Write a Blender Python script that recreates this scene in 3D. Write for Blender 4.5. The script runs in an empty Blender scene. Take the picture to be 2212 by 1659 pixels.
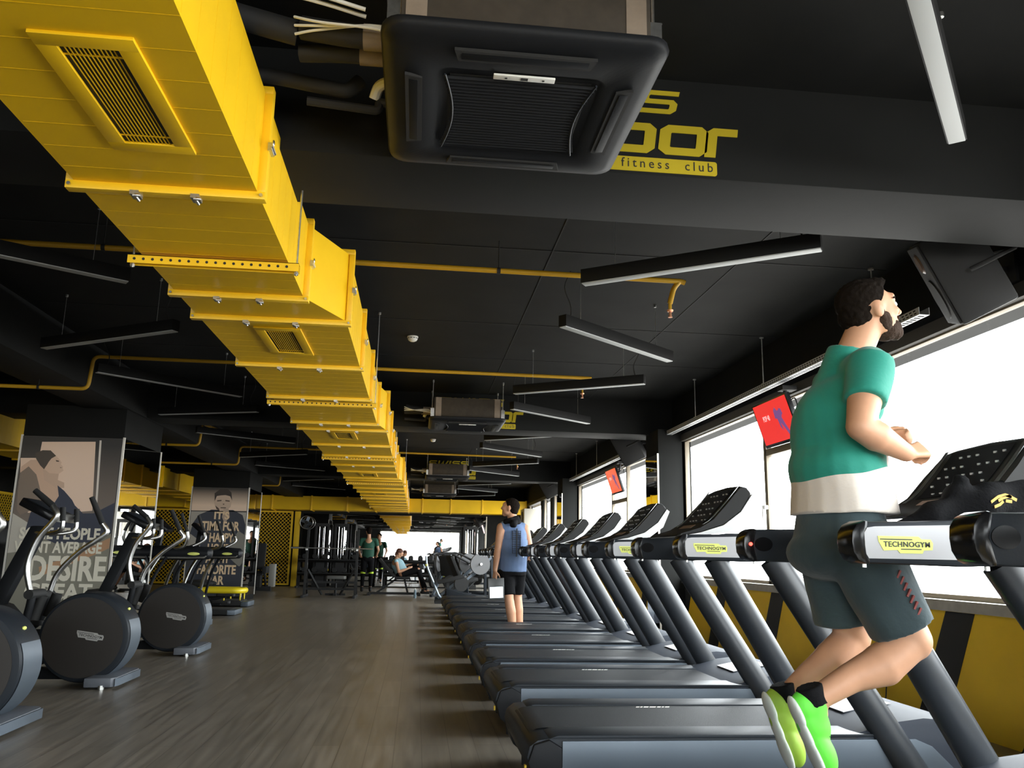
import bpy, bmesh, math, random
from mathutils import Vector, Matrix, Euler
random.seed(7)
sc = bpy.context.scene
COL = sc.collection
PI = math.pi
R = math.radians

# ---------------------------------------------------------------- camera
IW, IH = 2212, 1659
F_PX = 1790.0
PITCH, YAW, ROLL, EYE = R(11.726), R(6.277), R(1.05), 1.05
cam_d = bpy.data.cameras.new('camera')
cam_d.sensor_fit = 'HORIZONTAL'
cam_d.sensor_width = 36.0
cam_d.lens = 36.0 * F_PX / IW
cam_d.clip_start, cam_d.clip_end = 0.05, 300
cam = bpy.data.objects.new('camera', cam_d)
COL.objects.link(cam)
fw = Vector((math.sin(YAW)*math.cos(PITCH), math.cos(YAW)*math.cos(PITCH), math.sin(PITCH)))
r0 = Vector((math.cos(YAW), -math.sin(YAW), 0))
u0 = r0.cross(fw)
rr = r0*math.cos(ROLL) + u0*math.sin(ROLL)
uu = u0*math.cos(ROLL) - r0*math.sin(ROLL)
m = Matrix(((rr.x, uu.x, -fw.x, 0), (rr.y, uu.y, -fw.y, 0), (rr.z, uu.z, -fw.z, EYE), (0, 0, 0, 1)))
cam.matrix_world = m
sc.camera = cam

# ---------------------------------------------------------------- sky and exposure
world = bpy.data.worlds.new('sky')
sc.world = world
world.use_nodes = True
wn = world.node_tree.nodes
wl = world.node_tree.links
wtc = wn.new('ShaderNodeTexCoord'); wsp = wn.new('ShaderNodeSeparateXYZ'); wcr = wn.new('ShaderNodeValToRGB'); wmr = wn.new('ShaderNodeMapRange')
wmr.inputs['From Min'].default_value = -.35; wmr.inputs['From Max'].default_value = .65
wl.new(wtc.outputs['Generated'], wsp.inputs[0]); wl.new(wsp.outputs['Z'], wmr.inputs['Value']); wl.new(wmr.outputs['Result'], wcr.inputs['Fac'])
els = wcr.color_ramp.elements
els[0].position = 0.0; els[0].color = (.20, .195, .19, 1)          # sunlit street below
els[1].position = 1.0; els[1].color = (.95, .98, 1.0, 1)           # bright hazy sky above
for pos, c in ((.28, (.38, .375, .37)), (.40, (.50, .52, .54)), (.60, (.62, .65, .68))):
    e_ = els.new(pos); e_.color = (*c, 1)
wl.new(wcr.outputs['Color'], wn['Background'].inputs['Color'])
wn['Background'].inputs['Strength'].default_value = 24.0
sc.view_settings.view_transform = 'Standard'
sc.view_settings.look = 'None'
sc.view_settings.gamma = 1.0
sc.view_settings.use_curve_mapping = False
sc.view_settings.exposure = 0.12
sc.cycles.use_denoising = True
sc.cycles.max_bounces = 10
sc.cycles.diffuse_bounces = 5
sc.cycles.glossy_bounces = 4
sc.cycles.transparent_max_bounces = 8
sc.cycles.sample_clamp_indirect = 6.0
sc.cycles.caustics_reflective = False
sc.cycles.caustics_refractive = False

def portal(name, loc, rot, sx, sy):
    d = bpy.data.lights.new(name, 'AREA')
    d.shape = 'RECTANGLE'; d.size, d.size_y = sx, sy
    d.cycles.is_portal = True
    o = bpy.data.objects.new(name, d); COL.objects.link(o)
    o.location = loc; o.rotation_euler = rot
    return o
WX = 3.5                       # inner face of the window wall
WIN = [(-5.6, 2.96), (3.55, 10.76), (11.36, 18.2), (18.85, 21.5), (22.0, 23.2), (23.7, 26.3)]  # first span is out of view, put in to light the near end
SILL, HEAD, CEIL = 0.82, 2.62, 3.22
for k, (a, b) in enumerate(WIN):
    portal('window_daylight', (WX+0.32, (a+b)/2, (SILL+HEAD)/2), (0, R(90), 0), HEAD-SILL, b-a)
portal('window_daylight', (0.3, -5.8, 1.6), (R(90), 0, 0), 5.8, 2.0)
portal('window_daylight', (-7.3, -5.8, 1.6), (R(90), 0, 0), 3.6, 2.0)  # portal of the added left rear window

# ---------------------------------------------------------------- materials
TMP = bpy.data.scenes.new('scratch')
KIDS = {}
def evaluated(o):
    TMP.collection.objects.link(o)
    with bpy.context.temp_override(scene=TMP, view_layer=TMP.view_layers[0]):
        dg = bpy.context.evaluated_depsgraph_get()
        return bpy.data.meshes.new_from_object(o.evaluated_get(dg))
MATS = {}
def mat(name, col, rough=0.5, metal=0.0, var=0.0, scale=8.0, bump=0.0, coat=0.0, emit=None, estr=1.0, spec=0.5, sheen=0.0, alpha=1.0, trans=0.0, stretch=None):
    if name in MATS: return MATS[name]
    mt = bpy.data.materials.new(name); mt.use_nodes = True
    nt = mt.node_tree; b = nt.nodes['Principled BSDF']
    b.inputs['Base Color'].default_value = (*col, 1)
    b.inputs['Roughness'].default_value = rough
    b.inputs['Metallic'].default_value = metal
    b.inputs['Specular IOR Level'].default_value = spec
    b.inputs['Coat Weight'].default_value = coat
    b.inputs['Coat Roughness'].default_value = 0.08
    b.inputs['Sheen Weight'].default_value = sheen
    b.inputs['Transmission Weight'].default_value = trans
    if emit:
        b.inputs['Emission Color'].default_value = (*emit, 1)
        b.inputs['Emission Strength'].default_value = estr
    if var or bump:
        tc = nt.nodes.new('ShaderNodeTexCoord')
        nz = nt.nodes.new('ShaderNodeTexNoise'); nz.inputs['Scale'].default_value = scale
        nz.inputs['Detail'].default_value = 5
        src = tc.outputs['Object']
        if stretch:
            mp = nt.nodes.new('ShaderNodeMapping'); mp.inputs['Scale'].default_value = stretch
            nt.links.new(src, mp.inputs['Vector']); src = mp.outputs['Vector']
        nt.links.new(src, nz.inputs['Vector'])
        if var:
            cr = nt.nodes.new('ShaderNodeValToRGB')
            cr.color_ramp.elements[0].position = .3; cr.color_ramp.elements[1].position = .7
            cr.color_ramp.elements[0].color = (*[max(0, c*(1-var)) for c in col], 1)
            cr.color_ramp.elements[1].color = (*[min(1, c*(1+var)) for c in col], 1)
            nt.links.new(nz.outputs['Fac'], cr.inputs['Fac'])
            nt.links.new(cr.outputs['Color'], b.inputs['Base Color'])
        if bump:
            bp = nt.nodes.new('ShaderNodeBump'); bp.inputs['Strength'].default_value = bump
            bp.inputs['Distance'].default_value = 0.01
            nt.links.new(nz.outputs['Fac'], bp.inputs['Height'])
            nt.links.new(bp.outputs['Normal'], b.inputs['Normal'])
    MATS[name] = mt
    return mt

M_black = mat('black_paint', (.0100, .0105, .0100), .75, spec=.18, var=.25, scale=2.5, bump=.05)
M_beam = mat('charcoal_paint', (.0110, .0115, .0110), .75, spec=.14, var=.15, scale=2, bump=.04)
M_yellow = mat('yellow_duct_paint', (.85, .52, .008), .42, var=.05, scale=3, spec=.3)
M_yflange = mat('yellow_flange_paint', (.92, .56, .012), .38)
M_ypipe = mat('yellow_pipe_paint', (.55, .31, .01), .5)
M_ywall = mat('yellow_wall_paint', (.82, .52, .012), .6, var=.05, scale=3)
M_zinc = mat('galvanised_steel', (.62, .62, .60), .32, 1, var=.15, scale=40)
M_chrome = mat('chrome', (.8, .8, .8), .12, 1)
M_brushed = mat('satin_aluminium', (.66, .66, .64), .3, 1, var=.06, scale=30)
M_dkplastic = mat('charcoal_plastic', (.012, .013, .015), .5, spec=.15, bump=.03, scale=120)
M_gloss = mat('gloss_black_plastic', (.008, .008, .009), .20, spec=.35)
M_mid = mat('graphite_plastic', (.018, .022, .028), .45, spec=.18, bump=.04, scale=150)
M_post = mat('graphite_metal_tube', (.024, .028, .034), .36, spec=.45)
M_silver = mat('silver_grey_panel', (.10, .125, .155), .42, .3, var=.04, scale=4)
M_lpanel = mat('pale_silver_panel', (.50, .50, .52), .38, .1)
M_belt = mat('rubber_running_belt', (.014, .016, .019), .5, spec=.2, bump=.25, scale=300)
M_rubber = mat('black_rubber', (.012, .012, .012), .75)
M_mirror = mat('mirror_glass', (.86, .86, .86), .012, 1)
M_white = mat('white_plastic', (.80, .80, .76), .45)
M_diff = mat('opal_diffuser', (.46, .48, .48), .5)
M_ysign = mat('yellow_vinyl', (.52, .40, .02), .6, spec=.2)
M_label = mat('yellow_badge', (.85, .90, .22), .4)
M_ink = mat('black_ink', (.02, .02, .02), .5)
M_brown = mat('brown_foam_insulation', (.045, .036, .026), .85, var=.15, scale=20)
M_beige = mat('beige_tape', (.24, .19, .145), .7, var=.1, scale=20)
M_frame = mat('beige_window_frame', (.26, .22, .165), .5)
M_sillm = mat('grey_stone_sill', (.36, .34, .30), .45, var=.1, scale=15)
M_skin = mat('skin', (.62, .33, .20), .5, var=.08, scale=12, spec=.4)
M_hair = mat('dark_brown_hair', (.010, .007, .005), .9, bump=.4, scale=90, spec=.08)
M_blackfab = mat('black_fabric', (.009, .009, .010), .9, spec=.1, bump=.3, scale=120)

# ---------------------------------------------------------------- mesh building
class MB:
    def __init__(s): s.bm = bmesh.new(); s.mi = 0
    def _new(s, fn):
        before = set(s.bm.faces)
        r = fn()
        if s.mi:
            for f in s.bm.faces:
                if f not in before: f.material_index = s.mi
        return r
    def _f(s, vs):
        try:
            f = s.bm.faces.new(vs); f.material_index = s.mi; return f
        except ValueError: return None
    def box(s, x0, x1, y0, y1, z0, z1, rot=None, piv=None):
        vs = [Vector((x, y, z)) for x in (x0, x1) for y in (y0, y1) for z in (z0, z1)]
        if rot is not None:
            p = Vector(piv) if piv is not None else Vector(((x0+x1)/2, (y0+y1)/2, (z0+z1)/2))
            vs = [rot @ (v-p) + p for v in vs]
        v = [s.bm.verts.new(c) for c in vs]
        for q in ((0, 1, 3, 2), (4, 6, 7, 5), (0, 4, 5, 1), (2, 3, 7, 6), (0, 2, 6, 4), (1, 5, 7, 3)):
            s._f([v[i] for i in q])
        return s
    def bar(s, p0, p1, w, h, up=(0, 0, 1)):
        p0, p1 = Vector(p0), Vector(p1); d = (p1-p0).normalized(); up = Vector(up)
        if abs(d.dot(up)) > .98: up = Vector((0, 1, 0))
        a = d.cross(up).normalized(); b = a.cross(d)
        v = [s.bm.verts.new(p + a*sa*w/2 + b*sb*h/2) for p in (p0, p1) for sa, sb in ((-1, -1), (1, -1), (1, 1), (-1, 1))]
        for q in ((3, 2, 1, 0), (4, 5, 6, 7), (0, 1, 5, 4), (1, 2, 6, 5), (2, 3, 7, 6), (3, 0, 4, 7)):
            s._f([v[i] for i in q])
        return s
    def tube(s, pts, r, n=12, caps=True, flat=None, closed=False):
        pts = [Vector(p) for p in pts]; N = len(pts)
        rs = r if isinstance(r, (list, tuple)) else [r]*N
        rings = []; prev = None
        for i, p in enumerate(pts):
            if closed: d = (pts[(i+1) % N]-pts[i-1]).normalized()
            else: d = (pts[min(i+1, N-1)]-pts[max(i-1, 0)]).normalized()
            if prev is None:
                a = d.orthogonal().normalized()
                if flat: a = (Vector(flat) - d*Vector(flat).dot(d)).normalized()
            else:
                a = (prev - d*prev.dot(d))
                a = a.normalized() if a.length > 1e-6 else d.orthogonal().normalized()
            prev = a; b = d.cross(a)
            rx, ry = rs[i] if isinstance(rs[i], (tuple, list)) else (rs[i], rs[i])
            rings.append([s.bm.verts.new(p + a*rx*math.cos(2*PI*k/n) + b*ry*math.sin(2*PI*k/n)) for k in range(n)])
        for i in range(N if closed else N-1):
            A, B = rings[i], rings[(i+1) % N]
            for k in range(n):
                s._f([A[k], A[(k+1) % n], B[(k+1) % n], B[k]])
        if caps and not closed:
            s._f(rings[0][::-1]); s._f(rings[-1])
        return s
    def cyl(s, p0, p1, r0, r1=None, n=16, caps=True):
        return s.tube([p0, p1], [r0, r0 if r1 is None else r1], n, caps)
    def prism(s, poly, a, b, axis='y', map=None):
        """poly in the two other axes, extruded from a to b along axis"""
        def P(u, v, t):
            if map: return map(u, v, t)
            return {'y': (u, t, v), 'x': (t, u, v), 'z': (u, v, t)}[axis]
        A = [s.bm.verts.new(P(u, v, a)) for u, v in poly]
        B = [s.bm.verts.new(P(u, v, b)) for u, v in poly]
        n = len(poly)
        s._f(A[::-1]); s._f(B)
        for k in range(n): s._f([A[k], A[(k+1) % n], B[(k+1) % n], B[k]])
        return s
    def ell(s, c, r, rot=None, seg=16, rings=10):
        if not isinstance(r, (tuple, list)): r = (r, r, r)
        mtx = Matrix.Translation(c) @ (rot.to_4x4() if rot is not None else Matrix()) @ Matrix.Diagonal((*r, 1))
        nv = s.bm.verts.new
        top = nv(mtx @ Vector((0, 0, 1))); bot = nv(mtx @ Vector((0, 0, -1)))
        rg = [[nv(mtx @ Vector((math.sin(PI*j/rings)*math.cos(2*PI*k/seg), math.sin(PI*j/rings)*math.sin(2*PI*k/seg), math.cos(PI*j/rings)))) for k in range(seg)] for j in range(1, rings)]
        for k in range(seg):
            q = (k+1) % seg
            s._f([top, rg[0][k], rg[0][q]]); s._f([bot, rg[-1][q], rg[-1][k]])
            for A, Bq in zip(rg[:-1], rg[1:]): s._f([A[k], Bq[k], Bq[q], A[q]])
        return s
    def quad(s, *ps):
        s._f([s.bm.verts.new(p) for p in ps]); return s
    def ribbon(s, pts, w, depth, fn):
        """thick 2-d stroke through pts, extruded by depth; fn maps (u,v,t) to space"""
        P = [Vector(p) for p in pts]; L = []; Rt = []
        closed = (P[0]-P[-1]).length < 1e-6
        if closed: P = P[:-1]
        N = len(P)
        for i in range(N):
            a = P[i-1] if (i > 0 or closed) else None
            c = P[(i+1) % N] if (i < N-1 or closed) else None
            d1 = (P[i]-a).normalized() if a is not None else None
            d2 = (c-P[i]).normalized() if c is not None else None
            if d1 is None: d1 = d2
            if d2 is None: d2 = d1
            n1 = Vector((-d1.y, d1.x)); n2 = Vector((-d2.y, d2.x)); nn = (n1+n2)
            nn = nn.normalized() if nn.length > 1e-6 else n1
            k = min(1/max(nn.dot(n1), .35), 2.2)
            L.append(P[i]+nn*w/2*k); Rt.append(P[i]-nn*w/2*k)
        rng = range(N) if closed else range(N-1)
        for i in rng:
            j = (i+1) % N
            q = [L[i], Rt[i], Rt[j], L[j]]
            A = [s.bm.verts.new(fn(p.x, p.y, 0)) for p in q]; B = [s.bm.verts.new(fn(p.x, p.y, depth)) for p in q]
            s._f(A[::-1]); s._f(B)
            for k in range(4): s._f([A[k], A[(k+1) % 4], B[(k+1) % 4], B[k]])
        return s
    def text(s, txt, size, fn, depth=.002, sx=1.0, bold=0.0, align='LEFT', shear=0.0, space=1.0):
        cu = bpy.data.curves.new('t', 'FONT'); cu.body = txt; cu.size = size; cu.align_x = align
        cu.offset = bold; cu.shear = shear; cu.space_character = space; cu.resolution_u = 3
        o = bpy.data.objects.new('t', cu)
        me = evaluated(o)
        t = bmesh.new(); t.from_mesh(me)
        r = bmesh.ops.extrude_face_region(t, geom=list(t.faces))
        for v in r['geom']:
            if isinstance(v, bmesh.types.BMVert): v.co.z = depth
        mp = {}
        for v in t.verts: mp[v] = s.bm.verts.new(fn(v.co.x*sx, v.co.y, v.co.z))
        for f in t.faces: s._f([mp[v] for v in f.verts])
        t.free(); bpy.data.objects.remove(o); bpy.data.curves.remove(cu); bpy.data.meshes.remove(me)
        return s
    def xf(s, mtx):
        bmesh.ops.transform(s.bm, matrix=mtx, verts=s.bm.verts); return s
    def mesh(s, name, mats, bevel=0.0, smooth=True, ang=35, off=None):
        if off is not None: bmesh.ops.translate(s.bm, vec=-Vector(off), verts=s.bm.verts)
        bmesh.ops.recalc_face_normals(s.bm, faces=s.bm.faces)
        if bevel:
            es = [e for e in s.bm.edges if len(e.link_faces) == 2 and e.calc_face_angle(0) > R(30)]
            try: bmesh.ops.bevel(s.bm, geom=es, offset=bevel, segments=2, affect='EDGES', profile=.6, clamp_overlap=True)
            except Exception: pass
        me = bpy.data.meshes.new(name); s.bm.to_mesh(me); s.bm.free()
        if not isinstance(mats, (list, tuple)): mats = [mats]
        for mm in mats: me.materials.append(mm)
        if smooth:
            for p in me.polygons: p.use_smooth = True
            me.set_sharp_from_angle(angle=R(ang))
        return me

def props(o, label=None, cat=None, group=None, kind=None):
    if label: o['label'] = label
    if cat: o['category'] = cat
    if group: o['group'] = group
    if kind: o['kind'] = kind
    return o
def thing(name, label, cat, loc=(0, 0, 0), rz=0, group=None, rot=None):
    o = bpy.data.objects.new(name, None); COL.objects.link(o)
    o.empty_display_size = .05
    o.location = loc; o.rotation_euler = rot if rot else (0, 0, rz)
    return props(o, label, cat, group)
def part(name, mb, mats, parent, bevel=0, w=False, label=None, smooth=True, ang=35, kind=None):
    """mesh child; w=True when mb is in world space and the parent is only translated"""
    off = None
    if w:
        off = Vector(parent.location)
        if parent.parent: off = off + Vector(parent.parent.location)
    me = mb.mesh(name, mats, bevel, smooth, ang, off)
    o = bpy.data.objects.new(name, me); COL.objects.link(o); o.parent = parent; KIDS.setdefault(parent.name, []).append(o)
    if label: o['label'] = label
    if kind: o['kind'] = kind
    return o
def islands(bm):
    seen = set(); out = []
    for v in bm.verts:
        if v in seen: continue
        st = [v]; seen.add(v); comp = []
        while st:
            a = st.pop(); comp.append(a)
            for e in a.link_edges:
                b = e.other_vert(a)
                if b not in seen: seen.add(b); st.append(b)
        out.append(comp)
    return out
def split(mb):
    """one builder per loose piece"""
    out = []
    for comp in islands(mb.bm):
        nb = MB(); mp = {v: nb.bm.verts.new(v.co) for v in comp}
        fs = {f for v in comp for f in v.link_faces}
        for f in fs:
            g = nb.bm.faces.new([mp[v] for v in f.verts]); g.material_index = f.material_index
        out.append(nb)
    mb.bm.free()
    return out
def parts(name, mb, mats, parent, **k):
    return [part(name, p, mats, parent, **k) for p in split(mb)]
def single(name, mb, mats, label=None, cat=None, group=None, kind=None, bevel=0, smooth=True, ang=35):
    cs = [v.co for v in mb.bm.verts]
    lo = [min(c[i] for c in cs) for i in range(3)]; hi = [max(c[i] for c in cs) for i in range(3)]
    off = Vector(((lo[0]+hi[0])/2, (lo[1]+hi[1])/2, lo[2]))
    me = mb.mesh(name, mats, bevel, smooth, ang, off)
    o = bpy.data.objects.new(name, me); COL.objects.link(o); o.location = off
    return props(o, label, cat, group, kind)
def dup(o, loc=None, rz=None, label=None, parent=None):
    c = o.copy(); COL.objects.link(c)
    if parent: c.parent = parent
    if loc is not None: c.location = loc
    if rz is not None: c.rotation_euler = (o.rotation_euler[0], o.rotation_euler[1], rz)
    if label: c['label'] = label
    for ch in KIDS.get(o.name, []): KIDS.setdefault(c.name, []).append(dup(ch, parent=c))
    return c
def B(): return MB()
def arc(cx, cy, r, a0, a1, n, rx=None):
    return [(cx + (rx or r)*math.cos(R(a0+(a1-a0)*k/n)), cy + r*math.sin(R(a0+(a1-a0)*k/n))) for k in range(n+1)]
def spline(pts, n=6):
    """Catmull-Rom through pts"""
    P = [Vector(p) for p in pts]; out = []
    for i in range(len(P)-1):
        p0 = P[max(i-1, 0)]; p1 = P[i]; p2 = P[i+1]; p3 = P[min(i+2, len(P)-1)]
        for k in range(n):
            t = k/n
            out.append(.5*((2*p1) + (p2-p0)*t + (2*p0-5*p1+4*p2-p3)*t*t + (3*p1-p0-3*p2+p3)*t**3))
    out.append(P[-1]); return out
def fillet(pts, r, n=5):
    """round the corners of a polyline"""
    P = [Vector(p) for p in pts]; out = [P[0]]
    for i in range(1, len(P)-1):
        a, b, c = P[i-1], P[i], P[i+1]
        d1 = (a-b); d2 = (c-b); q = min(r, d1.length*.45, d2.length*.45)
        s, e = b+d1.normalized()*q, b+d2.normalized()*q
        for k in range(n+1):
            t = k/n; out.append(s*(1-t)**2 + b*2*t*(1-t) + e*t*t)
    out.append(P[-1]); return out
# ================================================================ the room
XL, YB, YF = -10.0, -5.6, 27.5
def floor_mat():
    mt = bpy.data.materials.new('grey_oak_vinyl_floor'); mt.use_nodes = True
    nt = mt.node_tree; N = nt.nodes.new; L = nt.links.new; b = nt.nodes['Principled BSDF']
    tc = N('ShaderNodeTexCoord'); mp = N('ShaderNodeMapping'); mp.inputs['Rotation'].default_value = (0, 0, R(90))
    L(tc.outputs['Object'], mp.inputs['Vector'])
    br = N('ShaderNodeTexBrick'); br.inputs['Scale'].default_value = 1
    br.inputs['Brick Width'].default_value = 1.2; br.inputs['Row Height'].default_value = .15
    br.inputs['Mortar Size'].default_value = .0025; br.inputs['Color1'].default_value = (.215, .195, .165, 1)
    br.inputs['Color2'].default_value = (.175, .16, .136, 1); br.inputs['Mortar'].default_value = (.11, .10, .085, 1)
    br.inputs['Bias'].default_value = 0
    L(mp.outputs['Vector'], br.inputs['Vector'])
    mp2 = N('ShaderNodeMapping'); mp2.inputs['Scale'].default_value = (26, 1.6, 1)
    L(tc.outputs['Object'], mp2.inputs['Vector'])
    nz = N('ShaderNodeTexNoise'); nz.inputs['Scale'].default_value = 1; nz.inputs['Detail'].default_value = 6
    L(mp2.outputs['Vector'], nz.inputs['Vector'])
    cr = N('ShaderNodeValToRGB'); cr.color_ramp.elements[0].color = (.70, .68, .66, 1); cr.color_ramp.elements[1].color = (1.25, 1.23, 1.2, 1)
    cr.color_ramp.elements[0].position = .3; cr.color_ramp.elements[1].position = .7
    L(nz.outputs['Fac'], cr.inputs['Fac'])
    mx = N('ShaderNodeMix'); mx.data_type = 'RGBA'; mx.blend_type = 'MULTIPLY'; mx.inputs['Factor'].default_value = 1
    L(br.outputs['Color'], mx.inputs[6]); L(cr.outputs['Color'], mx.inputs[7]); L(mx.outputs[2], b.inputs['Base Color'])
    b.inputs['Roughness'].default_value = .30
    rr_ = N('ShaderNodeMapRange'); rr_.inputs['To Min'].default_value = .24; rr_.inputs['To Max'].default_value = .40
    L(nz.outputs['Fac'], rr_.inputs['Value']); L(rr_.outputs['Result'], b.inputs['Roughness'])
    bp = N('ShaderNodeBump'); bp.inputs['Strength'].default_value = .15; bp.inputs['Distance'].default_value = .004
    L(nz.outputs['Fac'], bp.inputs['Height']); L(bp.outputs['Normal'], b.inputs['Normal'])
    return mt
M_floor = floor_mat()
def struct(name, mb, mats, label, **k): return single(name, mb, mats, label, kind='structure', **k)
struct('floor', B().box(XL, WX+.35, YB, YF+.1, -.1, 0), M_floor, 'grey oak plank floor running the length of the gym')
cb = B().box(XL, WX+.35, YB, YF+.1, CEIL, CEIL+.15)
struct('ceiling', cb, M_black, 'black painted gym ceiling')
# panel joints of the ceiling lining, real shallow ridges
jb = B()
for y in (0.4, 2.1, 5.62, 7.6, 9.05, 13.2, 15.1, 17.2, 21.4, 23.6, 25.6): jb.box(-3.5, 3.45, y-.006, y+.006, CEIL-.004, CEIL+.01)
for x in (-2.1, 0.9, 2.3): jb.box(x-.005, x+.005, 4.0, 11.1, CEIL-.004, CEIL+.01)
struct('trim_1', jb, mat('joint_black', (.006, .006, .006), .8), 'thin dark joints between the ceiling boards')
# beams across and along
n = 2
for y in (-4.4, 3.37, 11.18, 19.0):
    struct('trim_%d' % n, B().box(XL, WX+.2, y, y+.55, 2.74, CEIL+.01), M_beam, 'deep charcoal painted ceiling beam running across the gym', bevel=.006); n += 1
struct('trim_%d' % n, B().box(-4.12, -3.57, YB, YF, 2.735, CEIL+.01), M_beam, 'charcoal ceiling beam running lengthwise over the columns', bevel=.006); n += 1

# window wall: yellow parapet with slanted black stripes, dark header
wr = B(); wr.box(WX, WX+.35, YB, YF, -.02, .75)
wr.mi = 1
hb = set(wr.bm.faces); wr.box(WX, WX+.35, YB, YF, HEAD, CEIL)
ends = [YB] + [v for ab in WIN for v in ab] + [YF]
for k in range(0, len(ends), 2):
    if ends[k+1]-ends[k] > .01: wr.box(WX, WX+.12, ends[k], ends[k+1], .75, HEAD)
for f in wr.bm.faces:
    if f not in hb: f.material_index = 1
for f in hb: f.material_index = 0
struct('wall_right', wr, [M_ywall, M_black], 'window wall, yellow below the sill and black above')
sb = B()
for yt in (-3.2, -.6, 2.3, 5.17, 7.93, 9.42, 10.62, 12.6, 14.4, 16.2, 18.6, 20.6):
    sb.prism([(yt-.15, .745), (yt+.14, .745), (yt+.56, 0.0), (yt+.24, 0.0)], WX-.004, WX+.01, axis='x')
struct('trim_%d' % n, sb, M_rubber, 'slanted black stripes painted on the yellow parapet'); n += 1
struct('trim_%d' % n, B().box(WX-.05, WX+.34, YB, YF, .75, SILL), M_sillm, 'grey stone window sill', bevel=.004); n += 1
struct('trim_%d' % n, B().box(WX-.02, WX+.12, YB, YF, HEAD-.02, HEAD+.07), mat('taupe_casing', (.055, .051, .044), .6, spec=.2), 'beige blind casing along the window heads', bevel=.004); n += 1

# glass
M_glass = bpy.data.materials.new('window_glass'); M_glass.use_nodes = True
g = M_glass.node_tree; g.nodes.clear()
go = g.nodes.new('ShaderNodeOutputMaterial'); gm = g.nodes.new('ShaderNodeMixShader'); gt = g.nodes.new('ShaderNodeBsdfTransparent')
gg = g.nodes.new('ShaderNodeBsdfGlossy'); gf0 = g.nodes.new('ShaderNodeLayerWeight'); gf = g.nodes.new('ShaderNodeMath'); gf.operation = 'MULTIPLY'; gf.inputs[1].default_value = .35; gf0.inputs['Blend'].default_value = .15; g.links.new(gf0.outputs['Facing'], gf.inputs[0])
gg.inputs['Roughness'].default_value = 0.0; gt.inputs['Color'].default_value = (.97, .98, .97, 1)
g.links.new(gf.outputs[0], gm.inputs[0]); g.links.new(gt.outputs[0], gm.inputs[1]); g.links.new(gg.outputs[0], gm.inputs[2]); g.links.new(gm.outputs[0], go.inputs[0])
for k, (a, b_) in enumerate(WIN):
    w = thing('window_%d' % (k+1), 'wide overexposed window in the right hand wall', None, (WX+.06, (a+b_)/2, SILL)); w['kind'] = 'structure'
    fb = B(); x0, x1 = WX+.03, WX+.09; t = .055
    if (b_-a) < 3: t = .03
    fb.box(x0, x1, a, b_, SILL, SILL+t*.6); fb.box(x0, x1, a, b_, HEAD-t*.6, HEAD); fb.box(x0, x1, a, a+t*.6, SILL, HEAD); fb.box(x0, x1, b_-t*.6, b_, SILL, HEAD)
    if k == 1:
        for y in (7.0, 8.16): fb.box(x0, x1, y-.035, y+.035, SILL, HEAD)
        fb.box(x0, x1, 7.0, 8.16, 2.10, 2.17)
    if k == 2:
        for y in (13.9, 15.0): fb.box(x0, x1, y-.03, y+.03, SILL, HEAD)
        fb.box(x0, x1, 13.9, 15.0, 2.0, 2.07)
    part('window_frame', fb, M_frame, w, bevel=.004, w=True)
    part('pane', B().box(WX+.055, WX+.063, a+.01, b_-.01, SILL+.01, HEAD-.01), M_glass, w, w=True)
    if k == 1:
        part('handle', B().box(WX-.01, WX+.03, 8.13, 8.19, 1.56, 1.60).box(WX-.02, WX+.0, 8.15, 8.17, 1.45, 1.6), M_white, w, w=True)
# columns of the window wall, mirror on the inner faces
for k, (a, b_) in enumerate([(2.96, 3.55), (10.76, 11.36), (18.2, 18.85)]):
    struct('trim_%d' % n, B().box(3.17, WX+.1, a, b_, 0, 2.76), M_beam, 'charcoal column between the windows', bevel=.004); n += 1
    mo = struct('trim_%d' % n, B().box(3.158, 3.169, a+.01, b_-.01, .1, 2.42), M_mirror, 'mirror panel on the inner face of a window column'); n += 1
    struct('trim_%d' % n, B().box(3.150, 3.172, a-.012, a+.008, .1, 2.43), mat('pale_trim', (.78, .75, .68), .4), 'pale edge strip of a window column mirror'); n += 1

# left, back and far walls
struct('wall_left', B().box(XL-.15, XL, YB, YF, 0, CEIL), M_black, 'black side wall far behind the columns')
wb = B(); wb.box(XL, WX+.3, YB-.3, YB, 0, .6); wb.box(XL, WX+.3, YB-.3, YB, 2.65, CEIL); wb.box(-5.5, -2.6, YB-.3, YB, .6, 2.65); wb.box(XL, -9.1, YB-.3, YB, .6, 2.65); wb.box(3.1, WX+.3, YB-.3, YB, .6, 2.65)
struct('wall_back', wb, M_black, 'wall with a broad window at the near end of the gym')
w = thing('window_7', 'broad window at the near end of the gym', None, (.25, YB-.15, .6)); w['kind'] = 'structure'
fb = B()
for x in (-2.6, -.7, 1.2, 3.04): fb.box(x, x+.06, YB-.2, YB-.12, .6, 2.65)
fb.box(-2.6, 3.1, YB-.2, YB-.12, .6, .66); fb.box(-2.6, 3.1, YB-.2, YB-.12, 2.59, 2.65)
part('window_frame', fb, M_frame, w, w=True)
part('pane', B().box(-2.6, 3.1, YB-.165, YB-.157, .61, 2.64), M_glass, w, w=True)
w = thing('window_8', 'unseen window added at the near end to brighten the left side', None, (-7.3, YB-.15, .6)); w['kind'] = 'structure'  # unseen, added so the near poster and left duct get more light
fb = B()
for x in (-9.1, -7.3, -5.56): fb.box(x, x+.06, YB-.2, YB-.12, .6, 2.65)
fb.box(-9.1, -5.5, YB-.2, YB-.12, .6, .66); fb.box(-9.1, -5.5, YB-.2, YB-.12, 2.59, 2.65)
part('window_frame', fb, M_frame, w, w=True)
part('pane', B().box(-9.1, -5.5, YB-.165, YB-.157, .61, 2.64), M_glass, w, w=True)
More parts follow.
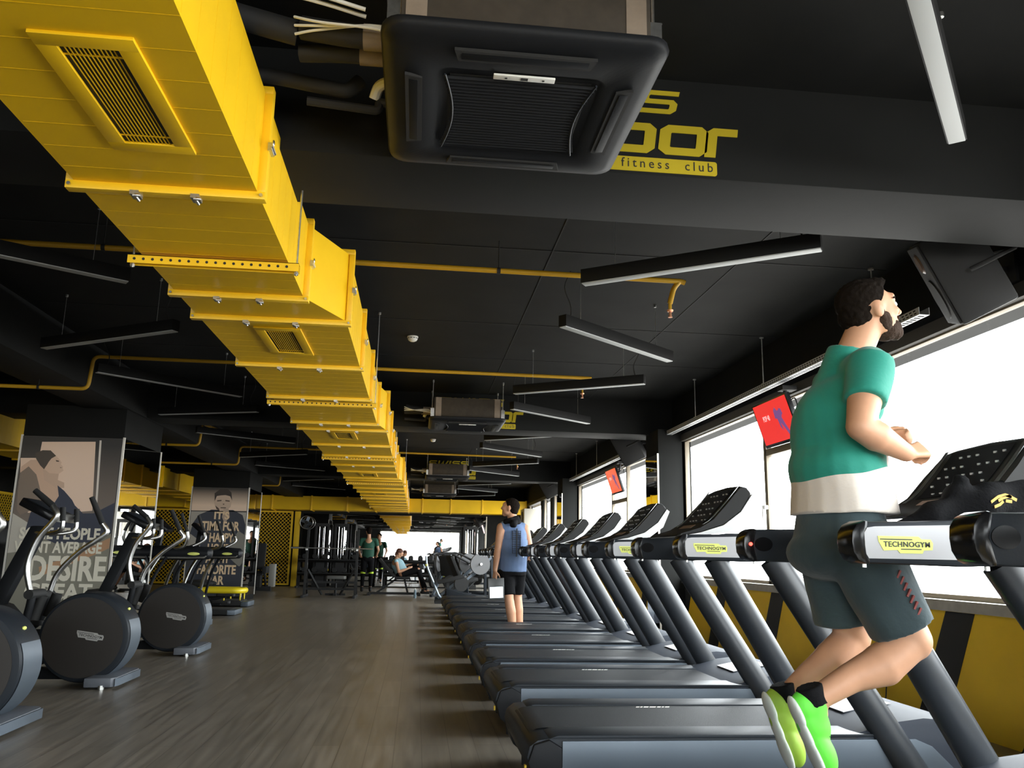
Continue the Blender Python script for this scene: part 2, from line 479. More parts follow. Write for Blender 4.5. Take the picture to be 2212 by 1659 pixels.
struct('wall_front', B().box(XL, WX+.3, YF, YF+.15, 0, CEIL), M_black, 'black end wall behind the weights area')
fm = B()
for k in range(5): fm.box(-3.62+k*1.174, -3.62+(k+1)*1.174-.006, YF-.012, YF-.002, .03, 2.27)
mo = struct('trim_%d' % n, fm, M_mirror, 'row of tall wall mirrors behind the weights area'); n += 1
struct('trim_%d' % n, B().box(2.25, 2.28, YF-.03, YF, 0, 2.3), mat('pale_trim', (0, 0, 0)), 'pale end strip of the wall mirrors'); n += 1

# yellow lattice screens
def lattice(name, label, p0, p1, z0, z1, group):
    p0, p1 = Vector(p0), Vector(p1); d = p1-p0; Lh = d.length; d.normalize()
    t = thing(name, label, 'lattice', tuple((p0+p1)/2), 0, group)
    fn = lambda u, v: p0 + d*u + Vector((0, 0, v))
    mb = B(); st = .115; w = z1-z0; k = -w
    while k < Lh:
        a0 = max(k, 0); b0 = min(k+w, Lh)
        if b0-a0 > .02:
            mb.bar(fn(a0, z0+(a0-k)), fn(b0, z0+(b0-k)), .014, .014)
            mb.bar(fn(Lh-a0, z0+(a0-k)), fn(Lh-b0, z0+(b0-k)), .014, .014)
        k += st
    part('mesh_panel', mb, M_ywall, t, w=True, smooth=False)
    f = B()
    for a, b2 in ((0, 0), (Lh, Lh)): f.bar(fn(a, z0-.02), fn(b2, z1+.02), .06, .06)
    f.bar(fn(0, z0), fn(Lh, z0), .05, .05); f.bar(fn(0, z1), fn(Lh, z1), .05, .05)
    part('frame', f, M_ywall, t, w=True, smooth=False)
    return t
lattice('lattice_screen', 'yellow diamond lattice screen on the end wall left of the mirrors', (-6.6, YF-.2, 0), (-3.95, YF-.2, 0), .06, 2.30, 'yellow lattice screens')
lattice('lattice_screen', 'yellow diamond lattice screen at the far left corner', (-9.8, YF-.2, 0), (-6.8, YF-.2, 0), .06, 2.30, 'yellow lattice screens')
for k, y in enumerate((12.2, 15.6, 19.0, 22.4)):
    lattice('lattice_screen', ['yellow lattice screen seen past the left edge of the woman poster', 'second yellow lattice screen along the left wall', 'third yellow lattice screen along the left wall', 'farthest yellow lattice screen along the left wall'][k], (XL+.25, y, 0), (XL+.25, y+3.1, 0), .06, 2.3, 'yellow lattice screens')
single('post', B().box(-3.86, -3.70, YF-.26, YF-.1, 0, 2.32), M_ywall, 'square yellow post between the lattice screen and the mirrors', 'post', bevel=.004)

# clad columns with posters
def ptext(mb, s, x0, x1, z0, z1, y):
    """condensed bold capitals fitted to a box on a wall facing -y"""
    t = MB(); t.text(s, 1.0, lambda u, v, w: Vector((u, -w, v)), depth=.004, bold=.034)
    xs = [v.co.x for v in t.bm.verts]; zs = [v.co.z for v in t.bm.verts]
    sx = (x1-x0)/(max(xs)-min(xs)); sz = (z1-z0)/(max(zs)-min(zs)); mx, mz = min(xs), min(zs)
    vm = {}
    for v in t.bm.verts: vm[v] = mb.bm.verts.new((x0+(v.co.x-mx)*sx, y+v.co.y, z0+(v.co.z-mz)*sz))
    for f in t.bm.faces: mb._f([vm[v] for v in f.verts])
    t.bm.free()
def art(parent, name, col, polys, y, lift, rough=.45):
    mb = B()
    for p in polys: mb.prism(p, y-lift, y-lift+.0006, axis='y')
    return part(name, mb, mat('print_'+name.replace(' ', '_')+('_%02x%02x%02x' % tuple(int(min(1, c)*255) for c in col)), col, rough), parent, w=True, smooth=False)
M_trimp = mat('pale_trim', (0, 0, 0))
for ci, (y0, y1) in enumerate([(10.56, 12.05), (18.41, 19.85), (2.75, 4.2)]):
    struct('trim_%d' % n, B().box(-4.78, -3.61, y0, y1, 0, 2.76), M_beam, 'square clad column below the lengthwise beam', bevel=.004); n += 1
    struct('trim_%d' % n, B().box(-3.609, -3.598, y0+.02, y1-.02, .12, 2.37), M_mirror, 'mirror panel on the side of a clad column'); n += 1
    tb = B()
    for x, y in ((-4.785, y0), (-3.605, y0), (-3.603, y1)): tb.box(x-.012, x+.012, y-.014, y+.010, .1, 2.385)
    struct('trim_%d' % n, tb, M_trimp, 'pale corner strips of a clad column'); n += 1

y = 10.54
p = thing('poster', 'tall poster of a woman stretching, reading DESIRE GREAT, on the nearer column', 'poster', (-4.195, 10.55, .12), 0, 'motivational posters')
part('sheet', B().box(-4.77, -3.62, y, 10.557, .12, 2.37), mat('poster_dark', (.040, .038, .036), .45), p, w=True)
def fade_rect(name, x0, x1, z0, z1, y, lift, c0, c1, parent):
    """one printed area that runs from colour c0 (bottom) to c1 (top): ink on the sheet"""
    mt = bpy.data.materials.new('print_'+name); mt.use_nodes = True; nt = mt.node_tree
    tc = nt.nodes.new('ShaderNodeTexCoord'); sp = nt.nodes.new('ShaderNodeSeparateXYZ'); cr = nt.nodes.new('ShaderNodeValToRGB')
    nt.links.new(tc.outputs['Generated'], sp.inputs[0]); nt.links.new(sp.outputs['Z'], cr.inputs['Fac'])
    cr.color_ramp.elements[0].color = (*c0, 1); cr.color_ramp.elements[1].color = (*c1, 1)
    cr.color_ramp.elements[0].position = .25; cr.color_ramp.elements[1].position = .95
    nt.links.new(cr.outputs['Color'], nt.nodes['Principled BSDF'].inputs['Base Color']); nt.nodes['Principled BSDF'].inputs['Roughness'].default_value = .45
    return part(name, B().box(x0, x1, y-lift, y-lift+.0006, z0, z1), mt, parent, w=True)
fade_rect('backdrop', -4.765, -3.625, .5, 2.36, y, .0006, (.30, .23, .18), (.030, .028, .027), p)
art(p, 'bright_wall', (.85, .62, .47), [[(-4.545, 2.301), (-3.929, 2.322), (-3.873, 1.49), (-4.253, 1.45), (-4.6, 1.45)], [(-4.765, 2.099), (-4.544, 2.106), (-4.526, 1.97), (-4.74, 1.86)]], y, .0014)
art(p, 'pale_pole', (.75, .68, .60), [[(-3.885, 2.34), (-3.862, 2.34), (-3.82, 1.468), (-3.843, 1.468)]], y, .0016)
art(p, 'lower_wall', (.26, .245, .19), [[(-4.765, 1.40), (-4.581, 1.333), (-4.25, 1.214), (-3.822, 1.192), (-3.627, 1.259), (-3.625, .125), (-4.765, .125)]], y, .0016)
art(p, 'pale_ground', (.60, .56, .48), [[(-4.765, 1.44), (-4.581, 1.333), (-4.577, 1.239), (-4.569, 1.006), (-4.765, .979)]], y, .0022)
art(p, 'raised_arm', (.66, .44, .31), [[(-4.743, 1.995), (-4.647, 2.079), (-4.541, 2.082), (-4.45, 1.972), (-4.312, 1.847), (-4.255, 1.752), (-4.274, 1.656), (-4.349, 1.527), (-4.429, 1.557), (-4.541, 1.491), (-4.683, 1.424), (-4.722, 1.487), (-4.748, 1.803)]], y, .0028)
art(p, 'arm_shade', (.24, .18, .135), [[(-4.746, 1.92), (-4.66, 2.0), (-4.56, 1.905), (-4.49, 1.715), (-4.455, 1.557), (-4.541, 1.491), (-4.683, 1.424), (-4.729, 1.486), (-4.747, 1.739)]], y, .0034)
art(p, 'neck', (.62, .42, .30), [[(-4.497, 1.979), (-4.414, 1.928), (-4.306, 1.92), (-4.309, 1.847), (-4.232, 1.817), (-4.224, 1.753), (-4.316, 1.751), (-4.465, 1.843)]], y, .0034)
art(p, 'face', (.72, .50, .36), [[(-4.439, 2.069), (-4.414, 2.11), (-4.363, 2.136), (-4.314, 2.089), (-4.289, 2.054), (-4.297, 2.036), (-4.268, 2.01), (-4.272, 1.99), (-4.257, 1.961), (-4.306, 1.92), (-4.414, 1.925), (-4.473, 1.971), (-4.456, 2.02)]], y, .0040)
art(p, 'features', (.06, .04, .03), [[(-4.362, 2.085), (-4.325, 2.078), (-4.318, 2.066), (-4.35, 2.066)], [(-4.30, 2.0), (-4.272, 1.996), (-4.300, 1.992)]], y, .0046)
art(p, 'hair', (.075, .058, .045), [[(-4.604, 2.161), (-4.525, 2.199), (-4.433, 2.199), (-4.363, 2.136), (-4.413, 2.102), (-4.438, 2.061), (-4.456, 2.02), (-4.481, 1.971), (-4.532, 2.018), (-4.588, 2.097)]], y, .0044)
art(p, 'navy_top', (.028, .034, .060), [[(-4.304, 1.783), (-4.221, 1.721), (-4.116, 1.612), (-4.078, 1.55), (-3.975, 1.457), (-3.853, 1.46), (-3.626, 1.593), (-3.626, 1.417), (-3.627, 1.227), (-3.82, 1.12), (-4.248, 1.10), (-4.60, 1.25), (-4.567, 1.459), (-4.427, 1.541), (-4.323, 1.559), (-4.274, 1.656)]], y, .0040)
art(p, 'tan_strap', (.52, .29, .15), [[(-4.396, .824), (-4.008, .97), (-3.752, 1.115), (-3.63, 1.18), (-3.631, 1.054), (-3.753, .99), (-4.198, .796), (-4.368, .717)]], y, .0046)
tb = B()
for s, a, b_, c, d in (('SOME PEOPLE', -4.66, -3.75, 1.145, 1.285), ('WANT AVERAGE', -4.70, -3.715, .985, 1.122), ('I DESIRE', -4.66, -3.640, .665, .96), ('GREAT,', -4.52, -3.72, .42, .64)):
    ptext(tb, s, a, b_, c, d, y-.0052)
part('lettering', tb, mat('print_pale', (.85, .80, .66), .45), p, w=True, smooth=False)

y = 18.39
p = thing('poster', "tall poster of a man reading IT'S TIME FOR HAPPY HOUR, on the farther column", 'poster', (-4.195, 18.40, .12), 0, 'motivational posters')
part('sheet', B().box(-4.77, -3.62, y, 18.407, .12, 2.37), mat('poster_dark', (0, 0, 0)), p, w=True)
fade_rect('pale_sky', -4.765, -3.625, 1.87, 2.365, y, .0010, (.82, .62, .47), (.05, .045, .04), p)
art(p, 'grey_field', (.40, .37, .32), [[(-4.765, 1.86), (-3.625, 1.86), (-3.625, 1.0), (-4.765, 1.0)]], y, .0010)
art(p, 'horizon_line', (.03, .03, .03), [[(-4.765, 1.875), (-3.625, 1.885), (-3.625, 1.868), (-4.765, 1.858)]], y, .0022)
art(p, 'shirt', (.035, .040, .058), [[(-4.6, 1.788), (-4.35, 1.9), (-3.90, 1.901), (-3.70, 1.80), (-3.626, 1.6), (-3.626, 1.35), (-3.758, 1.45), (-3.843, 1.16), (-3.8, .7), (-4.70, .7), (-4.66, 1.0), (-4.506, 1.231), (-4.745, 1.394), (-4.70, 1.617)]], y, .0022)
art(p, 'sleeve', (.24, .23, .20), [[(-3.758, 1.469), (-3.626, 1.389), (-3.626, .806), (-3.68, .721), (-3.874, .883), (-3.95, 1.13)]], y, .0034)
art(p, 'dark_base', (.030, .036, .052), [[(-4.765, .72), (-3.625, .74), (-3.625, .125), (-4.765, .125)]], y, .0034)
art(p, 'face', (.60, .45, .34), [[(-4.31, 2.104), (-4.263, 2.198), (-4.154, 2.221), (-3.999, 2.197), (-3.944, 2.099), (-3.96, 1.971), (-4.041, 1.878), (-4.179, 1.875), (-4.275, 1.963)]], y, .0034)
art(p, 'features', (.09, .06, .045), [[(-4.25, 2.10), (-4.16, 2.11), (-4.16, 2.085), (-4.25, 2.075)], [(-4.08, 2.11), (-3.99, 2.10), (-3.99, 2.075), (-4.08, 2.085)], [(-4.17, 1.955), (-4.05, 1.955), (-4.06, 1.935), (-4.16, 1.935)], [(-4.278, 1.99), (-4.2, 1.93), (-4.179, 1.875), (-4.25, 1.92)], [(-4.13, 2.03), (-4.09, 2.03), (-4.10, 2.01), (-4.12, 2.01)]], y, .0042)
art(p, 'hair', (.045, .034, .028), [[(-4.30, 2.08), (-4.315, 2.246), (-4.193, 2.348), (-4.053, 2.343), (-3.968, 2.27), (-3.940, 2.10), (-3.985, 2.19), (-4.08, 2.215), (-4.18, 2.206), (-4.262, 2.19)]], y, .0042)
art(p, 'raised_hand', (.50, .37, .28), [[(-4.10, 1.93), (-4.0, 1.93), (-3.96, 1.75), (-4.06, 1.62), (-4.12, 1.75)]], y, .0042)
tb = B()
for s, a, b_, c, d in (("IT'S", -4.28, -3.97, 1.70, 1.865), ('TIME FOR', -4.52, -3.74, 1.46, 1.66), ('HAPPY', -4.34, -3.84, 1.225, 1.418), ('HOUR', -4.36, -3.89, 1.01, 1.193), ('AT MY', -4.38, -3.885, .796, .978), ('FAVORITE', -4.53, -3.745, .563, .76), ('BAR', -4.31, -3.97, .352, .536)):
    ptext(tb, s, a, b_, c, d, y-.0052)
part('lettering', tb, mat('print_tan', (.80, .60, .38), .45), p, w=True, smooth=False)
# ================================================================ ducts
def sub(name, mb, mats, parent, root, **k):
    """sub-part whose mesh is given in world space, thing at root only translated"""
    mb.xf(Matrix.Translation(-Vector(root.location)))
    return part(name, mb, mats, parent, **k)
DZ0, DZ1 = 2.38, 2.79
def duct_run(root, axis, stations, left, rights, z0, z1, wf=.030, clamps=True, mat_=M_yellow):
    """sections between stations; rights[i] = right edge at station i"""
    P = (lambda a, t, z: (a, t, z)) if axis == 'y' else (lambda a, t, z: (t, a, z))
    for i in range(len(stations)-1):
        s0, s1 = stations[i], stations[i+1]
        r0_, r1_ = rights[i]
        mb = B()
        v = [mb.bm.verts.new(P(a, s, z)) for s, rt in ((s0+.002, r0_), (s1-.002, r1_)) for a, z in ((left, z0), (rt, z0), (rt, z1), (left, z1))]
        for q in ((0, 1, 2, 3), (7, 6, 5, 4), (0, 4, 5, 1), (1, 5, 6, 2), (2, 6, 7, 3), (3, 7, 4, 0)): mb._f([v[k] for k in q])
        k = s0+.10                      # rolled stiffening beads of the sheet
        while k < s1-.06 and (s1-s0) > .6:
            f = (k-s0)/(s1-s0); rt = r0_+(r1_-r0_)*f
            mb.bar(P(left+.01, k, z0+.0010), P(rt-.002, k, z0+.0010), .0035, .0035)
            if abs(r0_-r1_) < .01: mb.bar(P(rt-.0012, k, z0+.01), P(rt-.0012, k, z1-.01), .0035, .0035)
            k += .155
        part('duct_section', mb, mat_, root, w=True, smooth=False)
    for i, s in enumerate(stations):
        rt = rights[min(i, len(rights)-1)][0] if i < len(rights) else rights[-1][1]
        fl = B(); e = wf; t = .022
        for a0, a1, b0, b1 in ((left-e, rt+e, z0-e, z0+.002), (left-e, rt+e, z1-.002, z1+e), (left-e, left+.002, z0, z1), (rt-.002, rt+e, z0, z1)):
            p0 = P(a0, s-t, b0); p1 = P(a1, s+t, b1)
            fl.box(min(p0[0], p1[0]), max(p0[0], p1[0]), min(p0[1], p1[1]), max(p0[1], p1[1]), min(p0[2], p1[2]), max(p0[2], p1[2]))
        # raised centre seam of the clipped flange pair
        fo = part('flange', fl, M_yflange, root, w=True, bevel=.003)
        if clamps and i < 14:
            W = rt-left
            for f in (.33, .66):
                cl = B(); c = P(left+W*f, s, z0-e)
                cl.box(c[0]-.016, c[0]+.016, c[1]-.026, c[1]+.026, c[2]-.012, c[2]+.004)
                cl.cyl((c[0], c[1]-.034, c[2]-.012), (c[0], c[1]+.034, c[2]-.012), .006, n=8)
                cl.ell((c[0]+.012, c[1]-.03, c[2]-.018), (.014, .006, .007), seg=8, rings=6)
                sub('wing_clamp', cl, M_zinc, fo, root)
            cl = B(); c = P(rt+e, s, (z0+z1)/2-.02)
            cl.box(c[0]-.004, c[0]+.012, c[1]-.028, c[1]+.028, c[2]-.016, c[2]+.016)
            cl.cyl((c[0]+.012, c[1]-.036, c[2]), (c[0]+.012, c[1]+.036, c[2]), .006, n=8)
            cl.ell((c[0]+.016, c[1]-.03, c[2]+.012), (.006, .006, .014), seg=8, rings=6)
            sub('wing_clamp', cl, M_zinc, fo, root)
            for a in (left-e/2, rt+e/2):
                c = P(a, s, z0-e/2); sub('corner_bolt', B().cyl((c[0], c[1]-t-.008, c[2]), (c[0], c[1]+t+.008, c[2]), .007, n=6), M_zinc, fo, root)
md = thing('air_duct', 'long yellow sheet metal air duct hanging down the length of the gym', 'air duct', (-.9, 12, DZ0))
st = [-2.05, -.85, .35, 1.55, 3.03, 4.33, 4.77, 5.99, 7.25, 8.66, 9.12, 10.45, 11.62, 12.85, 13.85, 15.05, 15.55, 16.3, 17.4, 18.5, 19.6, 20.8, 22.0, 23.2, 24.4, 25.5, 26.55]
rt = []
for a, b_ in zip(st[:-1], st[1:]):
    f = lambda s: -.65 if s < 4.5 else (-.46 if s < 8.9 else (-.38 if s < 15.3 else -.30))
    rt.append((f(a), f(b_)))
for i, (a, b_) in enumerate(zip(st[:-1], st[1:])):      # transitions are exactly these short pieces
    if (a, b_) in ((4.33, 4.77), (8.66, 9.12), (15.05, 15.55)): rt[i] = (f(a), f(b_+.01))
duct_run(md, 'y', st, -1.31, rt, DZ0, DZ1)
# trapeze hangers
for i, (yy, r_) in enumerate([(.9, -.65), (3.78, -.65), (7.42, -.46), (11.78, -.38), (16.0, -.30), (20.2, -.30), (24.0, -.30)]):
    hb = B(); z = DZ0-.012
    x0, x1 = -1.36, r_+.055
    hb.box(x0, x1, yy-.022, yy-.019, z-.040, z); hb.box(x0, x1, yy-.022, yy+.02, z-.003, z)
    hb.box(x0, x1, yy+.017, yy+.020, z-.040, z)
    ho = part('hanger_channel', hb, M_yflange, md, w=True, smooth=False)
    hl = B(); k = x0+.03
    while k < x1-.02:
        hl.cyl((k, yy-.0235, z-.020), (k, yy-.0215, z-.020), .0065, n=10); k += .040
    o = part('punched_holes', hl, M_rubber, ho, smooth=False); o.data.transform(Matrix.Translation(-Vector(md.location)))
    for x in (x0+.018, x1-.014):
        rb = B(); rb.cyl((x, yy, z-.055), (x, yy, CEIL), .005, n=8); rb.cyl((x, yy, z-.052), (x, yy, z-.040), .011, n=6); rb.cyl((x, yy, CEIL-.02), (x, yy, CEIL), .014, n=8)
        part('threaded_rod', rb, M_zinc, md, w=True)
# grilles in the underside
def grille(root, x0, x1, y0, y1, label=None):
    z = DZ0
    g = B()
    for a in ((x0, x1, y0, y0+.055), (x0, x1, y1-.055, y1), (x0, x0+.055, y0+.055, y1-.055), (x1-.055, x1, y0+.055, y1-.055)): g.box(*a, z-.010, z+.001)
    fo = part('air_grille', g, M_yellow, root, w=True, bevel=.001, label=label)
    s = B(); n_ = 12
    for k in range(n_):
        x = x0+.065+(x1-x0-.13)*(k+.5)/n_
        s.box(x-.0013, x+.0013, y0+.05, y1-.05, z-.005, z-.0015)
    for yy in (y0+.10, y1-.10): s.box(x0+.05, x1-.05, yy-.003, yy+.003, z-.004, z-.001)
    o = part('louvre_blades', s, M_yellow, fo, smooth=False); o.data.transform(Matrix.Translation(-Vector(root.location)))
    k_ = B().box(x0+.05, x1-.05, y0+.05, y1-.05, z-.0012, z-.0006)
    o = part('dark_opening', k_, M_rubber, fo, smooth=False); o.data.transform(Matrix.Translation(-Vector(root.location)))
for x0, x1, y0, y1 in ((-1.07, -.80, 2.07, 2.72), (-1.03, -.75, 4.97, 5.65), (-1.02, -.74, 9.33, 9.96), (-1.02, -.72, 14.2, 14.85), (-1.02, -.72, 18.9, 19.5)):
    grille(md, x0, x1, y0, y1)

cd = thing('air_duct', 'yellow air duct crossing above the mirrors at the far end', 'air duct', (-3.2, 27.0, 2.35), 0, 'yellow air ducts')
sx = [-9.7, -8.4, -7.1, -5.8, -4.5, -3.3, -2.2, -1.31, -.28, .15, 1.05, 2.05, 3.05, 3.46]
duct_run(cd, 'x', sx, 26.62, [(27.4, 27.4)]*(len(sx)-1), 2.35, 2.77, wf=.02, clamps=False)
ld = thing('air_duct', 'yellow air duct running behind the poster columns', 'air duct', (-5.9, 15, 2.38), 0, 'yellow air ducts')
sy = [1.0+1.25*k for k in range(20)]+[26.5]
duct_run(ld, 'y', sy, -6.2, [(-5.45, -5.45)]*(len(sy)-1), DZ0, DZ1, wf=.024, clamps=False)

# ================================================================ ceiling cassettes
def rrect(x0, x1, y0, y1, r, n_=5):
    o = []
    for cx, cy, a in ((x1-r, y1-r, 0), (x0+r, y1-r, 90), (x0+r, y0+r, 180), (x1-r, y0+r, 270)):
        o += [(cx+r*math.cos(R(a+90*k/n_)), cy+r*math.sin(R(a+90*k/n_))) for k in range(n_+1)]
    return o
def loft(mb, loops, cap0=True, cap1=True):
    rings = [[mb.bm.verts.new(p) for p in lp] for lp in loops]; n_ = len(rings[0])
    for A, Bq in zip(rings[:-1], rings[1:]):
        for k in range(n_): mb._f([A[k], A[(k+1) % n_], Bq[(k+1) % n_], Bq[k]])
    if cap0: mb._f(rings[0][::-1])
    if cap1: mb._f(rings[-1])
    return mb
def cassette(loc, label):
    t = thing('ceiling_air_conditioner', label, 'air conditioner', loc, 0, 'black ceiling cassette air conditioners')
    # local z=0 is the lowest face of the panel; the panel is .96 square
    pb = B(); h = .48
    lp = []
    for s, z, r in ((h, .050, .075), (h+.004, .035, .08), (h-.006, .014, .075), (h-.045, .004, .06), (h-.18, -.012, .05), (h-.195, .0, .045)):
        lp.append([(x, y, z) for x, y in rrect(-s, s, -s, s, r)])
    loft(pb, lp, True, True)
    part('panel', pb, M_dkplastic, t, ang=50)
    bb = B().box(-.42, .42, -.42, .42, .05, .30)
    bo = part('casing', bb, M_brown, t, bevel=.004, label='brown foam wrapped casing')
    tb = B()
    for s in (-1, 1):
        tb.box(s*.37-.035, s*.37+.035, -.4225, -.4205, .05, .30); tb.box(s*.37-.035, s*.37+.035, .4205, .4225, .05, .30)
        tb.box(s*.4225-.001, s*.4225+.001, -.40, -.33, .05, .30)
    parts('tape', tb, M_beige, t, smooth=False)
    part('drip_tray', B().box(-.435, .435, -.435, .435, .044, .056), M_zinc, t)
    # return grille: slanted bars in a barrel shaped opening
    gb = B(); n_ = 24
    for k in range(n_):
        f = (k+.5)/n_; y = -.245+.49*f
        w = .255-.035*math.cos((f-.5)*PI)
        gb.box(-w-.02, w+.02, y-.004, y+.004, -.012, -.002, rot=Matrix.Rotation(R(35), 3, 'X'))
    part('intake_grille', gb, M_dkplastic, t, smooth=False)
    part('filter', B().box(-.255, .255, -.25, .25, -.0135, -.0128) if False else B().box(-.25, .25, -.25, .25, -.0018, -.0008), M_rubber, t)
    eb = B()
    for s in (-1, 1):
        eb.tube([(s*(.262-.035*math.cos((f-.5)*PI)+.004), -.26+.52*f, -.013) for f in [k/12 for k in range(13)]], .004, n=6)
    parts('grille_edge', eb, M_mid, t)
    for k in range(4):
        rot = Matrix.Rotation(R(90*k), 4, 'Z')
        vb = B(); pts = []
        o_ = [(x, y) for x, y in ((-.24, -.405), (.24, -.405), (.225, -.345), (-.225, -.345))]
        vb.prism(o_, -.0135, -.002, axis='z'); vb.bm.transform(rot)
        lo = part('air_outlet', vb, M_rubber, t, smooth=False)
        fl = B().box(-.215, .215, -.392, -.360, -.0155, -.0135, rot=Matrix.Rotation(R(-6), 3, 'X')); fl.bm.transform(rot)
        part('flap', fl, M_dkplastic, lo, bevel=.002)
    sb_ = B().box(-.10, .115, -.290, -.263, -.020, -.012)
    so = part('control_strip', sb_, M_white, t, bevel=.002, label='pale control strip')
    for q in ((-.005, .02, -.284, -.269), (-.06, -.052, -.280, -.273), (.07, .078, -.280, -.273)): part('sensor_window', B().box(*q, -.0215, -.0195), M_ink, so)
    for i, (sx_, sy_) in enumerate(((1, -1), (-1, -1), (1, 1), (-1, 1))):
        kb = B(); x, y = sx_*.445, sy_*.36
        kb.box(x-.022*sx_-.002, x-.022*sx_+.002, y-.03, y+.03, .06, .165); kb.box(x-.024, x+.024, y-.03, y+.03, .160, .165); kb.box(x-.022, x+.022, y-.031, y-.028, .06, .165)
        ko = part('bracket', kb, M_zinc, t)
        part('threaded_rod', B().cyl((x, y, .10), (x, y, CEIL-loc[2]), .0055, n=8).cyl((x, y, .165), (x, y, .178), .013, n=6).cyl((x, y, CEIL-loc[2]-.03), (x, y, CEIL-loc[2]), .013, n=8), M_zinc, t)
    # pipework on the duct side
    pp = B(); pq = B()
    pp.tube(fillet([(-.42, -.16, .17), (-.60, -.16, .17), (-.78, -.14, .20)], .05), .042, n=12)
    pq.tube(fillet([(-.42, -.05, .17), (-.62, -.05, .17), (-.80, -.03, .17)], .05), .034, n=12)
    po = part('insulated_pipe', pp, M_rubber, t)
    part('tape_wrap', B().cyl((-.46, -.16, .17), (-.56, -.16, .17), .046, n=14), M_beige, po)
    po = part('insulated_pipe', pq, M_rubber, t)
    part('tape_wrap', B().cyl((-.46, -.05, .17), (-.58, -.05, .17), .038, n=14), M_beige, po)
    cp = B().tube(fillet([(-.42, .22, .12), (-.52, .22, .14), (-.52, .22, .10), (-.80, .20, .11)], .06), .018, n=10)
    part('drain_pipe', cp, M_rubber, t)
    fb_ = B().tube(spline([(-.42, .14, .16), (-.47, .15, .19), (-.52, .19, .19), (-.54, .22, .15)], 5), .022, n=10)
    part('drain_hose', fb_, M_white, t)
    for k in range(3):
        part('cable', B().tube(spline([(-.42, -.26+.02*k, .10), (-.5, -.27+.02*k, .13+.02*k), (-.7, -.24+.02*k, .16), (-.80, -.2+.02*k, .20-.02*k)], 5), .005, n=6), M_white, t)
    return t
ac = cassette((.30, 2.86, 2.69), 'black ceiling cassette air conditioner nearest the camera')
for (x, y), lb in (((.58, 10.70), 'black ceiling cassette air conditioner before the second SWISS sign'), ((.62, 18.5), 'black ceiling cassette air conditioner before the third SWISS sign'), ((.6, 24.0), 'farthest black ceiling cassette air conditioner')):
    dup(ac, (x, y, 2.69), label=lb)
# long insulated pipes from the nearest unit over the duct
single('insulated_pipe', B().tube(fillet([(-1.35, 2.60, 2.93), (-.9, 2.66, 2.92), (-.5, 2.74, 2.88)], .1), .045, n=12), M_rubber, 'thick black insulated pipe between the yellow duct and the nearest air conditioner', 'pipe')
single('drain_pipe', B().tube(fillet([(-1.4, 2.98, 2.90), (-.62, 3.04, 2.88), (-.34, 3.04, 2.84), (-.30, 3.06, 2.90)], .05), .030, n=12), M_rubber, 'black drain pipe bending up beside the nearest air conditioner', 'pipe')
for k, (dy, lb) in enumerate(((0, 'upper pale cable tied over the nearest air conditioner pipes'), (.05, 'lower pale cable tied over the nearest air conditioner pipes'))):
    single('cable', B().tube(spline([(-1.3, 2.50+dy, 2.99), (-.9, 2.52+dy, 2.95), (-.5, 2.56+dy*.8, 2.93), (-.25, 2.60+dy*.8, 2.90)], 6), .007, n=8), M_white, lb, 'cable')

# ================================================================ painted signs on the beams
def sign(yf, label, idx):
    t = thing('wall_sign', label, 'sign', (.76, yf, 2.75), 0, 'yellow club signs on the beams')
    Y = yf
    def fnm(x0, z0, sx, sz, sh):
        return lambda u, v, w: Vector((x0+u*sx+v*sh*sz, Y-w, z0+v*sz))
    mb = B()
    S_ = lambda a: [(a+.98, .90), (a+.18, .90), (a+.10, .80), (a+.10, .62), (a+.18, .52), (a+.82, .52), (a+.90, .42), (a+.90, .20), (a+.82, .10), (a+.0, .10)]
    fn = fnm(.20, 3.045, .175, .115, .25)
    mb.ribbon(S_(0), .20, .003, fn)
    mb.ribbon([(1.28, 1.0), (1.34, .10), (1.62, .10), (1.84, .85), (1.90, .10), (2.16, .10), (2.44, 1.0)], .20, .003, fn)
    mb.ribbon([(2.74, 1.0), (2.74, 0)], .24, .003, fn)
    mb.ribbon(S_(3.02), .20, .003, fn); mb.ribbon(S_(4.14), .20, .003, fn)
    fn = fnm(.20, 2.845, .205, .145, .12)
    O_ = lambda a: [(a+.2, .12), (a+.86, .12), (a+.95, .22), (a+.95, .78), (a+.86, .88), (a+.2, .88), (a+.10, .78), (a+.10, .22), (a+.2, .12)]
    mb.ribbon(O_(3.16-.35), .26, .003, fn)
    mb.ribbon(O_(4.0), .26, .003, fn)
    mb.ribbon([(5.16, 0), (5.16, .80), (5.24, .88), (5.75, .88)], .26, .003, fn)
    part('lettering', mb, M_ysign, t, w=True, smooth=False)
    bb = B().prism(rrect(.34, 1.29, 2.753, 2.822, .012), Y-.003, Y, axis='y')
    bo = part('name_bar', bb, M_ysign, t, w=True, smooth=False)
    tb = B().text('fitness  club', .062, lambda u, v, w: Vector((.80+u, Y-.003-w, 2.772+v)), depth=.0015, space=1.45, sx=.78)
    xs = [v.co.x for v in tb.bm.verts]; a, b_ = min(xs), max(xs)
    for v in tb.bm.verts: v.co.x = .845+(v.co.x-a)*(1.27-.845)/(b_-a)
    o = part('small_lettering', tb, M_ink, bo, smooth=False); o.data.transform(Matrix.Translation(-Vector(t.location)))

sign(3.369, 'yellow SWISS fitness club sign on the beam behind the nearest air conditioner', 0)
sign(11.179, 'yellow SWISS fitness club sign on the second beam', 1)
sign(18.999, 'yellow SWISS fitness club sign on the third beam', 2)

